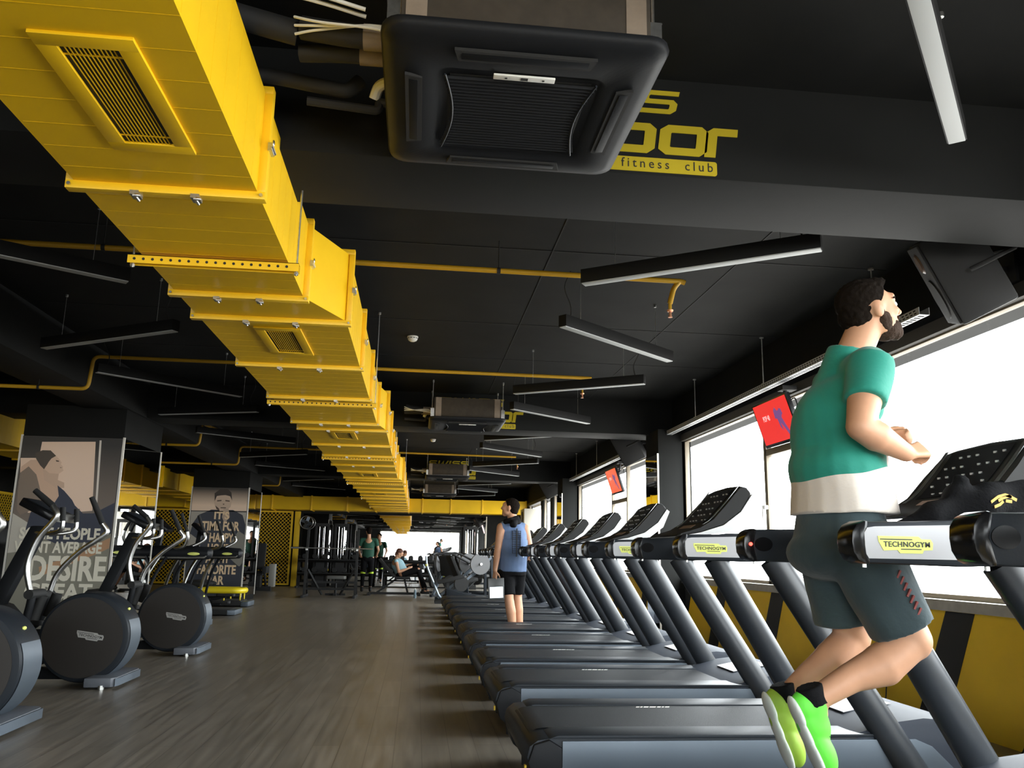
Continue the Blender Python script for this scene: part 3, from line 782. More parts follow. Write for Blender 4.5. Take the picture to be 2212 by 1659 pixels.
# ================================================================ linear lights
def lin_light(p, q, label, zb=2.75, first=True, rod=True):
    p, q = Vector((*p, zb)), Vector((*q, zb)); c = (p+q)/2; d = (q-p); Lh = d.length; ang_ = math.atan2(d.y, d.x)
    t = thing('linear_light', label, 'ceiling light', tuple(c), ang_, 'linear lights in zigzag rows')
    hb = B()
    h = Lh/2
    hb.box(-h, h, -.037, .037, .006, .095)
    part('housing', hb, M_light, t, bevel=.002)
    part('diffuser', B().box(-h+.004, h-.004, -.031, .031, 0, .0065), M_diff, t, bevel=.002)
    for s in (-1, 1):
        cb_ = B(); x = s*(h-.22)
        cb_.cyl((x, 0, .095), (x, 0, CEIL-zb-.004), .0018, n=6); cb_.cyl((x, 0, CEIL-zb-.02), (x, 0, CEIL-zb), .012, n=8)
        part('suspension_wire', cb_, M_zinc, t)
    part('power_cable', B().tube(spline([(-h+.10, 0, .095), (-h+.11, .01, .2), (-h+.05, .02, .33), (-h+.10, 0, CEIL-zb-.002)], 5), .005, n=6), M_rubber, t)
    return t
M_light = mat('black_light_housing', (.010, .010, .010), .6, spec=.15)
zz = [((.98, 1.52), (2.15, 2.92)), ((2.18, 4.15), (.99, 4.97)), ((1.03, 5.96), (2.16, 6.92)), ((2.2, 7.89), (.98, 8.68)), ((1.06, 9.62), (2.17, 10.5)), ((2.15, 11.58), (.97, 12.42)), ((.98, 13.3), (2.10, 14.3)),
      ((2.2, 15.3), (1.05, 16.2)), ((1.0, 16.95), (2.15, 17.95)), ((2.2, 19.9), (1.0, 20.8)), ((1.0, 21.9), (2.15, 22.8)), ((2.2, 24.0), (1.0, 24.9))]
nm = ['nearest the top right corner', 'above the gap before the runner', 'hanging before the round smoke detector row', 'fourth from the camera', 'beside the second air conditioner', 'behind the second SWISS beam', 'seventh from the camera', 'eighth from the camera', 'before the third SWISS beam', 'behind the third SWISS beam', 'second behind the third beam', 'farthest down the row']
for (a, b_), s in zip(zz, nm): lin_light(a, b_, 'black linear light over the treadmills, '+s)
zl = [((-3.35, 1.2), (-2.1, 2.0)), ((-2.0, 3.4-.45+.0), (-3.3, 2.6)), ((-3.2, 4.60), (-1.94, 5.42)), ((-1.97, 6.63), (-3.31, 7.46)), ((-3.21, 8.41), (-2.03, 9.48)), ((-2.03, 10.5), (-3.36, 11.0)), ((-3.3, 12.6), (-2.0, 13.5)), ((-2.0, 15.0), (-3.3, 15.8)), ((-3.3, 17.2), (-2.0, 18.0)), ((-2.0, 20.0), (-3.3, 20.9)), ((-3.3, 22.3), (-2.0, 23.3))]
nl = ['nearest the camera', 'second from the camera', 'crossing the left edge below the yellow pipe', 'above the woman poster column', 'ending at the bend of the yellow pipe', 'just before the second beam', 'first behind the second beam', 'second behind the second beam', 'third behind the second beam', 'first behind the third beam', 'farthest down the row']
for k, ((a, b_), s) in enumerate(zip(zl, nl)):
    if k == 1: continue
    lin_light(a, b_, 'black linear light left of the duct, '+s)

# ================================================================ yellow sprinkler pipes
def pipe(name, runs, label, drops=()):
    t = thing(name, label, 'pipe', tuple(runs[0][0]), 0, 'yellow sprinkler pipes')
    for r_ in runs: part('tube', B().tube(fillet(r_, .07, 6), .019, n=12), M_ypipe, t, w=True)
    for r_ in runs:
        a, b_ = Vector(r_[0]), Vector(r_[1])
        for f in ((.25, .75) if (b_-a).length > .5 else ()):
            cl = B(); c = a.lerp(b_, f); cl.tube([c-(b_-a).normalized()*.012, c+(b_-a).normalized()*.012], .023, n=12); cl.cyl(c, (c.x, c.y, CEIL if c.z > 2.7 else 2.735), .004, n=6)
            part('clip', cl, M_rubber, t, w=True)
    for d in drops:
        d = Vector(d)
        db = B(); db.tube([d+Vector((0, 0, .12)), d+Vector((0, 0, .03))], .012, n=10)
        part('dropper', db, M_ypipe, t, w=True)
        hb = B(); hb.cyl(d+Vector((0, 0, .03)), d+Vector((0, 0, .018)), .024, .020, n=14); hb.cyl(d+Vector((0, 0, .018)), d+Vector((0, 0, -.02)), .009, .012, n=10); hb.cyl(d+Vector((0, 0, -.02)), d+Vector((0, 0, -.024)), .016, n=12)
        part('sprinkler_head', hb, mat('copper_sprinkler', (.75, .36, .20), .35, .6), t, w=True, label='copper coloured sprinkler head')
    return t
pipe('sprinkler_pipe', [[(-3.45, 5.45, 3.0), (1.81, 5.5, 3.0), (1.84, 5.5, 2.99)], [(1.80, 5.5, 3.0), (1.76, 5.52, 2.95), (1.735, 5.53, 2.84)]], 'nearest yellow sprinkler pipe crossing above the treadmills', [(1.735, 5.53, 2.76)])
pipe('sprinkler_pipe', [[(-5.35, 8.8, 2.655), (-3.42, 8.8, 2.655), (-3.40, 8.8, 3.0), (1.86, 8.85, 3.0)]], 'second yellow sprinkler pipe with a bend down under the left beam', [(1.76, 8.87, 2.80)])
pipe('sprinkler_pipe', [[(-5.35, 16.2, 2.655), (-3.42, 16.2, 2.655), (-3.40, 16.2, 3.0), (1.92, 16.5, 3.0)]], 'third yellow sprinkler pipe beyond the second beam', [(1.95, 16.5, 2.78), (1.9, 12.9, 2.93)])
pipe('sprinkler_pipe', [[(-5.4, 13.4, 2.66), (-3.45, 13.4, 2.66), (-3.42, 13.4, 3.0), (-3.40, 14.3, 3.05)]], 'short yellow sprinkler pipe behind the woman poster column')
pipe('sprinkler_pipe', [[(-5.35, 21.2, 2.655), (-3.44, 21.2, 2.655), (-3.42, 21.2, 3.0), (1.9, 21.4, 3.0)]], 'farthest yellow sprinkler pipe beyond the third beam')

# ================================================================ smoke detectors
def detector(x, y, label):
    t = thing('smoke_detector', label, 'smoke detector', (x, y, CEIL), 0, 'white smoke detectors')
    lp = []
    for r_, z in ((.055, 0), (.056, -.012), (.048, -.014), (.050, -.026), (.042, -.042), (.024, -.052), (.0, -.053)):
        lp.append((r_, z))
    mb = B(); loft(mb, [[(max(r_, .001)*math.cos(2*PI*k/24), max(r_, .001)*math.sin(2*PI*k/24), z) for k in range(24)] for r_, z in lp])
    part('body', mb, M_white, t)
    vb = B()
    for k in range(10):
        a = 2*PI*k/10; vb.box(.046, .0505, -.008, .008, -.024, -.017); vb.bm.verts.ensure_lookup_table()
        bmesh.ops.rotate(vb.bm, cent=(0, 0, 0), matrix=Matrix.Rotation(a, 3, 'Z'), verts=vb.bm.verts[-8:])
    part('vent_slot', vb, M_ink, t, smooth=False)
detector(-.12, 8.23, 'white smoke detector on the ceiling, nearest of the three')
detector(.24, 15.88, 'white smoke detector behind the second beam')
detector(.13, 21.06, 'white smoke detector behind the third SWISS beam')
# ================================================================ treadmills
K = .95
TK = Matrix.Translation((0, 0, 1.05*(1-K))) @ Matrix.Diagonal((K, K, K, 1))
UPPER = {'hand_rail', 'logo_panel', 'end_cover', 'sensor', 'screw', 'red_light', 'crossbar', 'console', 'back_shell', 'display', 'trim_strip', 'button_print', 'key_row'}
UPPER2 = {'console', 'back_shell', 'display', 'trim_strip', 'button_print', 'key_row'}
TKU = TK @ Matrix.Translation((-.04, 0, 0))
def tpart(name, mb, mats, parent, **k):
    if name in UPPER2: mb.xf(CSH)
    mb.xf(TKU if name in UPPER else TK); return part(name, mb, mats, parent, **k)
def badge(bg, ink, fn, w=1.0):
    U = lambda x, y: ((x-270)/540*w, (1345-y)/540*w)
    poly = [U(*p) for p in ((270, 1190), (670, 1190), (700, 1215), (790, 1215), (810, 1250), (800, 1312), (715, 1316), (700, 1345), (480, 1345), (455, 1316), (320, 1322), (275, 1240))]
    bg.prism(poly, 0, .0012, map=lambda u, v, t: fn(u, v, t))
    t = MB(); t.text('TECHNOGYM', 1.0, lambda u, v, z: Vector((u, v, z)), depth=.001, bold=.012, space=1.08)
    xs = [v.co.x for v in t.bm.verts]; a, b = min(xs), max(xs)
    x0, _ = U(322, 0); x1, _ = U(778, 0); _, y0 = U(0, 1287); _, y1 = U(0, 1238)
    ys = [v.co.y for v in t.bm.verts]; c, d = min(ys), max(ys); mp = {}
    for v in t.bm.verts:
        mp[v] = ink.bm.verts.new(fn(x0+(v.co.x-a)/(b-a)*(x1-x0), y0+(v.co.y-c)/(d-c)*(y1-y0), .0013+v.co.z))
    for f in t.bm.faces: ink._f([mp[v] for v in f.verts])
    t.bm.free()
    for x, xx, y, yy in ((290, 605, 1214, 1223), (490, 690, 1303, 1311)):
        p = [U(x, yy), U(xx, yy), U(xx, y), U(x, y)]; ink.prism(p, .0013, .0022, map=lambda u, v, t: fn(u, v, t))
def treadmill(loc, label, led=False, cs=0.0, ps=-.055):
    global CSH
    CSH = Matrix.Translation((cs, 0, cs*.12))
    t = thing('treadmill', label, 'treadmill', loc, 0, 'row of treadmills facing the windows')
    X0 = -.07
    # running deck body
    prof = [(X0+.12, .0), (X0+.05, .05), (X0+.012, .12), (X0, .17), (X0+.012, .215), (X0+.05, .242), (X0+.11, .25), (1.62, .25), (1.9, .20), (2.12, .03), (2.0, .0)]
    b = B().prism(prof, -.485, .485); tpart('deck', b, M_mid, t, bevel=.012, ang=50)
    for s in (-1, 1):
        rb = B().prism([(X0+.10, .249), (X0+.14, .262), (1.60, .262), (1.60, .249)], s*.295, s*.497); tpart('foot_rail', rb, M_mid, t, bevel=.004)
        sp = B().prism([(.09, .238), (.09, .03), (.13, .012), (1.98, .012), (2.02, .05), (1.86, .205), (1.78, .238)], s*.485, s*.4985)
        tpart('side_panel', sp, M_silver, t, bevel=.003, label='silver grey side panel')
        cb = B().prism([(X0+.004, .15), (X0+.03, .06), (X0+.10, .005), (.09, .005), (.09, .21), (X0+.10, .245), (X0+.03, .225)], s*.30, s*.505)
        co = tpart('end_cap', cb, M_dkplastic, t, bevel=.012)
        if s < 0:
            st = B().prism([(X0-.001, .095), (X0+.001, .125), (X0+.002, .10)], -.43, -.40) if False else B().box(X0-.003, X0+.006, -.44, -.415, .10, .125)
            tpart('warning_sticker', st, mat('yellow_sticker', (.85, .6, .05), .5), co)
        for fx in (.05, 1.9): tpart('foot', B().cyl((fx, s*.36, -.0553), (fx, s*.36, .02), .035, n=14), M_rubber, t)
    bl = [(1.62, .2555), (.05, .2565), (X0+.075, .252), (X0+.038, .236), (X0+.022, .205), (X0+.022, .17), (X0+.04, .14), (X0+.08, .12)]
    bb = B(); th = .006
    A = [[bb.bm.verts.new((x, y, z)) for y in (-.285, .285)] for x, z in bl]
    for i in range(len(A)-1): bb._f([A[i][0], A[i][1], A[i+1][1], A[i+1][0]])
    bo = tpart('running_belt', bb, M_belt, t)
    mk = B(); 
    for k, (a, w_) in enumerate(((0, .018), (.024, .012), (.043, .026), (.076, .034), (.118, .02), (.144, .012), (.162, .024))): mk.prism([(.62+a, .235), (.62+a+w_, .235), (.62+a+w_+.012, .262), (.62+a+.012, .262)], .2566, .2572, axis='z')
    tpart('belt_print', mk, M_white, bo, smooth=False)
    # motor hood
    hp = [(1.45, .245), (1.52, .272), (1.68, .315), (1.84, .335), (1.98, .325), (2.10, .285), (2.17, .22), (2.19, .14), (2.17, .03), (2.0, .02)]
    hb = B(); lp = []
    for y, kx, kz in ((-.488, .97, .88), (-.472, 1, .97), (-.38, 1, 1), (.38, 1, 1), (.472, 1, .97), (.488, .97, .88)):
        lp.append([(1.45+(x-1.45)*kx, y, .05+(z-.05)*kz) for x, z in hp])
    loft(hb, lp); ho = tpart('motor_hood', hb, M_hood, t, ang=40)
    tpart('hood_reflection', B().prism([(1.60, .302), (1.78, .337), (1.86, .342), (1.86, .338), (1.78, .333), (1.60, .298)], -.16, .16), M_lpanel, ho, label='pale plate painted as the white reflection on the hood')  # pale plate draws the white reflection seen on the hood
    # uprights
    for s in (-1, 1):
        p0, p1 = Vector((1.835, s*.505, -.04)), Vector((1.152, s*.412, 1.062))
        tpart('upright', B().tube([p0, p0.lerp(p1, .5), p1], [(.062, .074), (.056, .072), (.045, .070)], n=24, flat=(0, 1, 0)), M_post, t)
    # hand rails
    for s in (-1, 1):
        rp = [(.735, 1.048), (.715, 1.058), (.703, 1.08), (.700, 1.11), (.703, 1.138), (.716, 1.158), (.74, 1.168), (.90, 1.172), (1.10, 1.184), (1.28, 1.205), (1.38, 1.20), (1.44, 1.15), (1.44, 1.09), (1.34, 1.055), (1.05, 1.042)]
        ro = tpart('hand_rail', B().prism(rp, s*.362, s*.452), M_mid, t, bevel=.014, ang=50)
        yo = s*.4525; flip = -s
        pn = [(.745, 1.062), (.737, 1.075), (.735, 1.10), (.735, 1.135), (.745, 1.150), (.77, 1.154), (1.22, 1.170), (1.26, 1.13), (1.20, 1.062)]
        po = tpart('logo_panel', B().prism(pn, yo, yo+s*.002), M_lpanel, ro, label='pale panel with the maker\'s badge')
        bg, ik = B(), B()
        fn = (lambda u, v, q, s=s, yo=yo: Vector((.775+u if s < 0 else .945-u, yo+s*(.002+q), 1.078+v)))
        badge(bg, ik, fn, .17)
        bg.xf(TKU); ik.xf(TKU)
        part('badge', bg, M_label, ro, smooth=False)
        part('badge_lettering', ik, M_ink, ro, smooth=False)
        ep = [(.735, 1.046), (.713, 1.056), (.699, 1.08), (.696, 1.11), (.699, 1.138), (.714, 1.160), (.738, 1.171)]
        tpart('end_cover', B().prism(ep+[(.752, 1.171), (.738, 1.11), (.752, 1.046)], s*.360, s*.454), M_gloss, ro, bevel=.012, ang=50)
        yi = s*.3615
        op = [(.775+.036*math.cos(2*PI*k/24), 1.112+.027*math.sin(2*PI*k/24)) for k in range(24)]
        tpart('sensor', B().prism(op, yi, yi-s*.003), M_gloss, ro)
        tpart('screw', B().cyl((.755, s*.407, 1.036), (.755, s*.407, 1.05), .006, n=8), M_zinc, ro)
        if led and s > 0: tpart('red_light', B().ell((.722, yi-.006, 1.112), .007, seg=10, rings=8), mat('red_led', (.9, .02, .01), .4, emit=(1, .03, .02), estr=12), ro)
    # console
    tpart('crossbar', B().prism([(1.02, 1.09), (1.0, 1.13), (1.03, 1.17), (1.2, 1.19), (1.36, 1.18), (1.40, 1.13), (1.34, 1.08)], -.38, .38), M_mid, t, bevel=.01)
    fr = [(.78, 1.180), (.88, 1.210), (.95, 1.252), (1.025, 1.332), (1.105, 1.428)]
    bk = [(.76, 1.168), (.88, 1.190), (1.0, 1.228), (1.095, 1.298), (1.165, 1.392)]
    shell = B(); ys = [-.262, -.25, -.20, 0, .20, .25, .262]
    def prof_(k):        # k 0..1 from the middle outwards
        e = .016*k
        tip = [(1.128-.01*k, 1.440-e), (1.150-.008*k, 1.436-e), (1.166-.006*k, 1.415-e)]
        return [(x, z-.6*e*(i == 4)) for i, (x, z) in enumerate(fr)] + tip + [(x, z) for x, z in bk[::-1]]
    lps = []
    for y in ys:
        k = (abs(y)/.262)**3; q = prof_(k); m_ = abs(y) > .255
        if m_: q = [(x*.985+.014, z*.99+.012) for x, z in q]
        lps.append([(x, y*(1.0 if z < 1.38 else .93), z) for x, z in q])
    loft(shell, lps)
    for f in shell.bm.faces:
        c = f.calc_center_median(); nrm = f.normal
    co = tpart('console', shell, M_rubber, t, ang=50)
    # silver grey back shell, the window light on it painted in as white
    bs = B(); lps = []
    for y in (-.262, -.23, 0, .23, .262):
        lps.append([(x+.003, y*(1.0 if z < 1.38 else .95), z-.004) for x, z in bk] + [(x+.036*w_+.004, y*(1.0 if z < 1.38 else .95), z-.030*w_-.004) for (x, z), w_ in zip(bk[::-1], (.5, 1, 1, .5, .1))])
    loft(bs, lps); tpart('back_shell', bs, mat('window_lit_shell', (.78, .78, .78), .4), co, ang=50)
    # control face, slightly proud of the shell
    def face(u, v, h=0.0):       # u across y -1..1, v 0..1 up the slope
        s_ = v*(len(fr)-1); i = min(int(s_), len(fr)-2); q = s_-i
        x = fr[i][0]+(fr[i+1][0]-fr[i][0])*q; z = fr[i][1]+(fr[i+1][1]-fr[i][1])*q
        return Vector((x-.75*h, -u*.2, z+.66*h))
    def patch(u0, u1, v0, v1, h, n_=6):
        mb = B(); g0 = [[mb.bm.verts.new(face(u, v0+(v1-v0)*k/n_, h)) for u in (u0, u1)] for k in range(n_+1)]
        g1 = [[mb.bm.verts.new(face(u, v0+(v1-v0)*k/n_, h-.002)) for u in (u0, u1)] for k in range(n_+1)]
        for k in range(n_):
            mb._f([g0[k][0], g0[k][1], g0[k+1][1], g0[k+1][0]]); mb._f([g0[k][0], g0[k+1][0], g1[k+1][0], g1[k][0]]); mb._f([g0[k][1], g1[k][1], g1[k+1][1], g0[k+1][1]])
        mb._f([g0[n_][0], g0[n_][1], g1[n_][1], g1[n_][0]]); mb._f([g0[0][0], g1[0][0], g1[0][1], g0[0][1]])
        return mb
    dso = tpart('display', patch(-.86, .86, .42, .97, .0035), M_gloss, co)
    for s in (-1, 1): tpart('trim_strip', patch(s*1.04, s*1.14, .35, 1.0, .003), M_brushed, co)
    kb = B()
    for i in range(7):
        for j in range(5):
            if (i*5+j*3) % 4 == 0: continue
            c = face(-.70+i*.235, .50+j*.10, .0042); kb.box(c.x-.003, c.x+.003, c.y-.006, c.y+.006, c.z-.0035, c.z+.0035)
    kb.xf(CSH); kb.xf(TKU); parts('button', kb, mat('pale_grey_print', (.45, .46, .46), .5), dso, smooth=False)
    tpart('key_row', patch(-.5, .5, .26, .36, .003), mat('copper_print', (.42, .30, .24), .4, .3), co)
    return t
M_hood = mat('blue_grey_hood', (.040, .047, .062), .6, spec=.15)
TM = [(k-1, w_/.95, 0) for k, w_ in enumerate((1.35, 2.635, 4.20, 5.63, 6.86, 8.15, 9.44, 10.73, 12.0, 13.3, 14.6, 15.85))]
tl = ['nearest treadmill, at the bottom right corner', 'treadmill the runner is on, with a jacket over its console', 'treadmill directly behind the runner', 'second treadmill behind the runner', 'third treadmill behind the runner', 'fourth treadmill behind the runner', 'treadmill just in front of the man with a tablet', 'treadmill just behind the man with a tablet', 'second treadmill behind the man with a tablet', 'third treadmill behind the man with a tablet', 'fourth treadmill behind the man with a tablet', 'last treadmill of the row']
def tloc(i): k, y, dx = TM[i]; return (K*(.60+dx), K*y, 0)
t0 = treadmill(tloc(1), tl[1], led=True, cs=.37)
t1 = treadmill(tloc(2), tl[2])
for i in range(len(TM)):
    if i in (1, 2): continue
    dup(t1, tloc(i), label=tl[i])
# power leads from the hoods to the wall
for i in (1, 2, 3, 4):
    x, y, _ = tloc(i)
    single('power_cable', B().tube(spline([(x+2.115, y+.2, .08), (x+2.18, y+.3, .012), (x+2.35, y+.12, .009), (x+2.5, y+.33, .010), (3.40, y+.40, .012), (3.47, y+.42, .16)], 8), .005, n=6), M_rubber, 'black cable looping on the floor behind the ' + tl[i].split(',')[0], 'cable', 'treadmill power cables')

# ================================================================ wall mounted screens
def screen(yc, lab, col0, prints):
    t = thing('television', lab, 'television', (3.26, yc, 2.31), 0, 'red televisions by the windows')
    ty = (3.34-3.20)/.40
    rot = Matrix.Rotation(math.atan(-.33), 4, 'Y')
    def T(mb): mb.xf(rot); return mb
    part('casing', T(B().box(-.005, .035, -.372, .372, -.215, .215)), M_gloss, t, bevel=.004)
    sp = T(B().box(-.0065, -.004, -.352, .352, -.185, .20))
    so = part('display', sp, mat('lit_red_screen', (.3, .01, .01), .3, emit=(.9, .035, .03), estr=.85) if col0 == 0 else mat('lit_orange_screen', (.3, .05, .01), .3, emit=(.95, .12, .03), estr=.85), t)
    if prints:
        tb = B(); tb.text('POP 40', .075, lambda u, v, w: Vector((-.0072-w*.2, .22-u*.62, .03+v)), depth=.001)
        part('screen_lettering', T(tb), mat('lit_white_print', (.8, .8, .8), .4, emit=(1, .85, .85), estr=.8), so, smooth=False)
        fb = B()
        F = lambda pts: fb.prism([(-.02-u, v) for u, v in pts], -.0075, -.007, map=lambda u, v, q: Vector((q, u, v)))
        F([(.02, .10), (.06, .13), (.09, .09), (.14, .10), (.17, .06), (.14, .02), (.17, -.05), (.22, -.14), (.18, -.15), (.12, -.06), (.09, -.02), (.10, -.10), (.06, -.06), (.05, .02), (.01, .03)])
        F([(.13, .11), (.17, .10), (.18, .05), (.15, .04)])
        part('screen_figure', T(fb), mat('lit_purple_print', (.1, .05, .2), .4, emit=(.25, .10, .32), estr=.6), so, smooth=False)
    part('wall_bracket', B().box(.03, .05, -.12, .12, -.06, .16).tube([(.04, 0, .10), (.10, .02, .16), (.12, .02, .34)], .018, n=10).box(.06, .20, -.05, .07, .30, .34), M_rubber, t, bevel=.002)
    part('signal_cable', B().tube(spline([(.05, -.1, .12), (.12, -.16, .2), (.10, -.26, .02), (.07, -.2, -.02)], 5), .006, n=6), M_rubber, t)
    return t
screen(7.26, 'red television reading POP 40 hung before the first mullion', 0, True)
screen(13.70, 'orange red television further along the window wall', 1, True)

# ================================================================ loudspeakers
def speaker(loc, label):
    t = thing('loudspeaker', label, 'loudspeaker', loc, 0, 'black loudspeakers under the ceiling')
    rot = Euler((R(18), R(-24), R(-32)), 'XYZ').to_matrix().to_4x4()
    def T(mb): mb.xf(rot); return mb
    # front looks to -x
    part('cabinet', T(B().prism([(-.17, -.19), (-.17, .19), (.16, .13), (.16, -.13)], -.27, .27, axis='z')), M_rubber, t, bevel=.02)
    part('front_grille', T(B().box(-.182, -.168, -.175, .175, -.255, .255)), mat('speaker_grille', (.02, .02, .021), .7, bump=.6, scale=400), t, bevel=.008)
    part('woofer', T(B().cyl((-.190, 0, -.09), (-.180, 0, -.09), .125, .13, n=28)), M_rubber, t)
    part('horn', T(B().cyl((-.192, 0, .15), (-.180, 0, .15), .055, .07, n=24)), mat('brown_horn', (.16, .10, .07), .35), t)
    part('yoke', T(B().tube([(.0, -.20, 0), (.05, -.22, 0), (.24, -.22, 0), (.24, .22, 0), (.05, .22, 0), (.0, .20, 0)], .014, n=8)), M_rubber, t)
    part('wall_arm', B().bar((.06, .03, .02), (3.5-loc[0], .10, .06), .035, .035).box(3.5-loc[0]-.02, 3.5-loc[0]+.002, .02, .18, -.03, .15), M_rubber, t)
    return t
sp_ = speaker((3.13, 4.31, 2.74), 'large black loudspeaker under the ceiling at the upper right')
dup(sp_, (3.13, 12.15, 2.73), label='black loudspeaker under the ceiling behind the nearer window column')
dup(sp_, (3.13, 19.7, 2.73), label='farthest black loudspeaker behind the second window column')

# ================================================================ perforated tray and rods
def tray(y0, y1, label):
    t = thing('cable_tray', label, 'cable tray', (3.30, (y0+y1)/2, 2.69), 0, 'perforated trays along the window wall')
    b = B(); b.box(3.285, 3.288, y0, y1, 2.685, 2.735); b.box(3.285, 3.36, y0, y1, 2.683, 2.686); b.box(3.357, 3.36, y0, y1, 2.685, 2.735)
    part('channel', b, mat('white_steel', (.72, .74, .76), .35, .3), t, w=True)
    h = B(); y = y0+.03
    while y < y1-.03:
        for z in (2.700, 2.720): h.box(3.2838, 3.2852, y+(z-2.7)*.5, y+.026+(z-2.7)*.5, z-.0045, z+.0045)
        h.box(3.30, 3.345, y, y+.022, 2.6818, 2.6832)
        y += .045
    part('punched_slots', h, M_rubber, t, w=True, smooth=False)
    y = y0+.6
    while y < y1-.2:
        r_ = B().cyl((3.32, y, 2.69), (3.32, y, CEIL), .006, n=8).cyl((3.32, y, 2.735), (3.32, y, 2.75), .022, n=8).cyl((3.32, y, CEIL-.012), (3.32, y, CEIL), .022, n=8)
        part('hanger_rod', r_, M_zinc, t, w=True); y += 2.03
tray(5.0, 10.74, 'white perforated cable tray above the nearest windows')
tray(12.7, 18.0, 'white perforated cable tray above the farther windows')
# ================================================================ figures
def solid(prims, voxel, smooth=6, cuts=()):
    """prims: ('c',p0,p1,r0,r1) rounded limb, ('f',p0,p1,r0,r1) flat ended limb, ('e',centre,radii,euler) ellipsoid; fused into one skin"""
    mb = MB()
    for p in prims:
        if p[0] == 'e':
            rot = Euler([R(a) for a in p[3]]).to_matrix() if len(p) > 3 else None
            mb.ell(p[1], p[2], rot, 20, 14)
        else:
            a, b, r0_, r1_ = Vector(p[1]), Vector(p[2]), p[3], p[4]
            q0 = r0_ if isinstance(r0_, tuple) else (r0_, r0_); q1 = r1_ if isinstance(r1_, tuple) else (r1_, r1_)
            fl = p[5] if len(p) > 5 else (0, 1, 0)
            mb.tube([a, b], [q0, q1], 20, flat=fl)
            if p[0] == 'c':
                mb.ell(a, max(min(q0), 0) if q0[0] == q0[1] else (min(q0),)*3, None, 18, 12); mb.ell(b, min(q1), None, 18, 12)
    bmesh.ops.recalc_face_normals(mb.bm, faces=mb.bm.faces)
    me = bpy.data.meshes.new('s'); mb.bm.to_mesh(me); mb.bm.free()
    o = bpy.data.objects.new('s', me)
    m1 = o.modifiers.new('r', 'REMESH'); m1.mode = 'VOXEL'; m1.voxel_size = voxel; m1.use_smooth_shade = True
    if smooth:
        m2 = o.modifiers.new('s', 'SMOOTH'); m2.factor = .5; m2.iterations = smooth
    out = evaluated(o)
    bpy.data.objects.remove(o); bpy.data.meshes.remove(me)
    if cuts:
        bm = bmesh.new(); bm.from_mesh(out)
        for co, no in cuts:
            r_ = bmesh.ops.bisect_plane(bm, geom=list(bm.verts)+list(bm.edges)+list(bm.faces), plane_co=co, plane_no=no, clear_outer=True)
            es = [e for e in r_['geom_cut'] if isinstance(e, bmesh.types.BMEdge) and e.is_valid]
            try: bmesh.ops.holes_fill(bm, edges=es, sides=0)
            except Exception: pass
        bm.to_mesh(out); bm.free()
    return out
def fig(name, me, mats, parent, off, label=None, wob=None):
    if wob:
        from mathutils import noise
        for v in me.vertices:
            n_ = noise.noise_vector(v.co*wob[1]); v.co += n_*wob[0]
    me.materials.clear()
    for m_ in (mats if isinstance(mats, (list, tuple)) else [mats]): me.materials.append(m_)
    for p in me.polygons: p.use_smooth = True
    me.transform(Matrix.Translation(-Vector(off)))
    o = bpy.data.objects.new(name, me); COL.objects.link(o); o.parent = parent; KIDS.setdefault(parent.name, []).append(o)
    if label: o['label'] = label
    return o
def V(*a): return Vector(a)
def hand(wr, d, palm_n, side, s=1.0, curl=.5, thumb=1):
    """d: direction wrist->knuckles, palm_n: normal out of the palm, side: +1/-1 for the thumb side"""
    d = Vector(d).normalized(); n_ = Vector(palm_n); n_ = (n_-d*n_.dot(d)).normalized(); a = d.cross(n_)*side
    P = []; wr = Vector(wr)
    k0 = wr+d*.085*s
    for q in (-1.2, -.4, .4, 1.2):
        P.append(('c', wr+d*.02*s+a*q*.012*s, k0+a*q*.020*s, .013*s, .0125*s))
    for i, (q, L_) in enumerate(((1.2, .070), (.4, .080), (-.4, .076), (-1.2, .060))):
        b = k0+a*q*.020*s; dd = d.copy(); L1 = L_*s*.42
        for j, (f, rr_) in enumerate(((.42, .0095), (.32, .0088), (.26, .0078))):
            ang = curl*(.9+.45*j)
            dd = (Matrix.Rotation(ang, 3, d.cross(n_)) @ d) if j == 0 else (Matrix.Rotation(curl*.95, 3, d.cross(n_)) @ dd)
            e = b+dd.normalized()*L_*s*f
            P.append(('c', b, e, rr_*s, (rr_-.0006)*s)); b = e
    b = wr+d*.025*s+a*.022*s; e = b+(d*.55+a*.65+n_*.35).normalized()*.036*s; P.append(('c', b, e, .013*s, .0105*s))
    e2 = e+(d*.85+a*.10+n_*(.35+curl*.4)).normalized()*.030*s; P.append(('c', e, e2, .0102*s, .0095*s)); e3 = e2+(d*.9-a*.1+n_*.5).normalized()*.024*s; P.append(('c', e2, e3, .0092*s, .008*s))
    return P
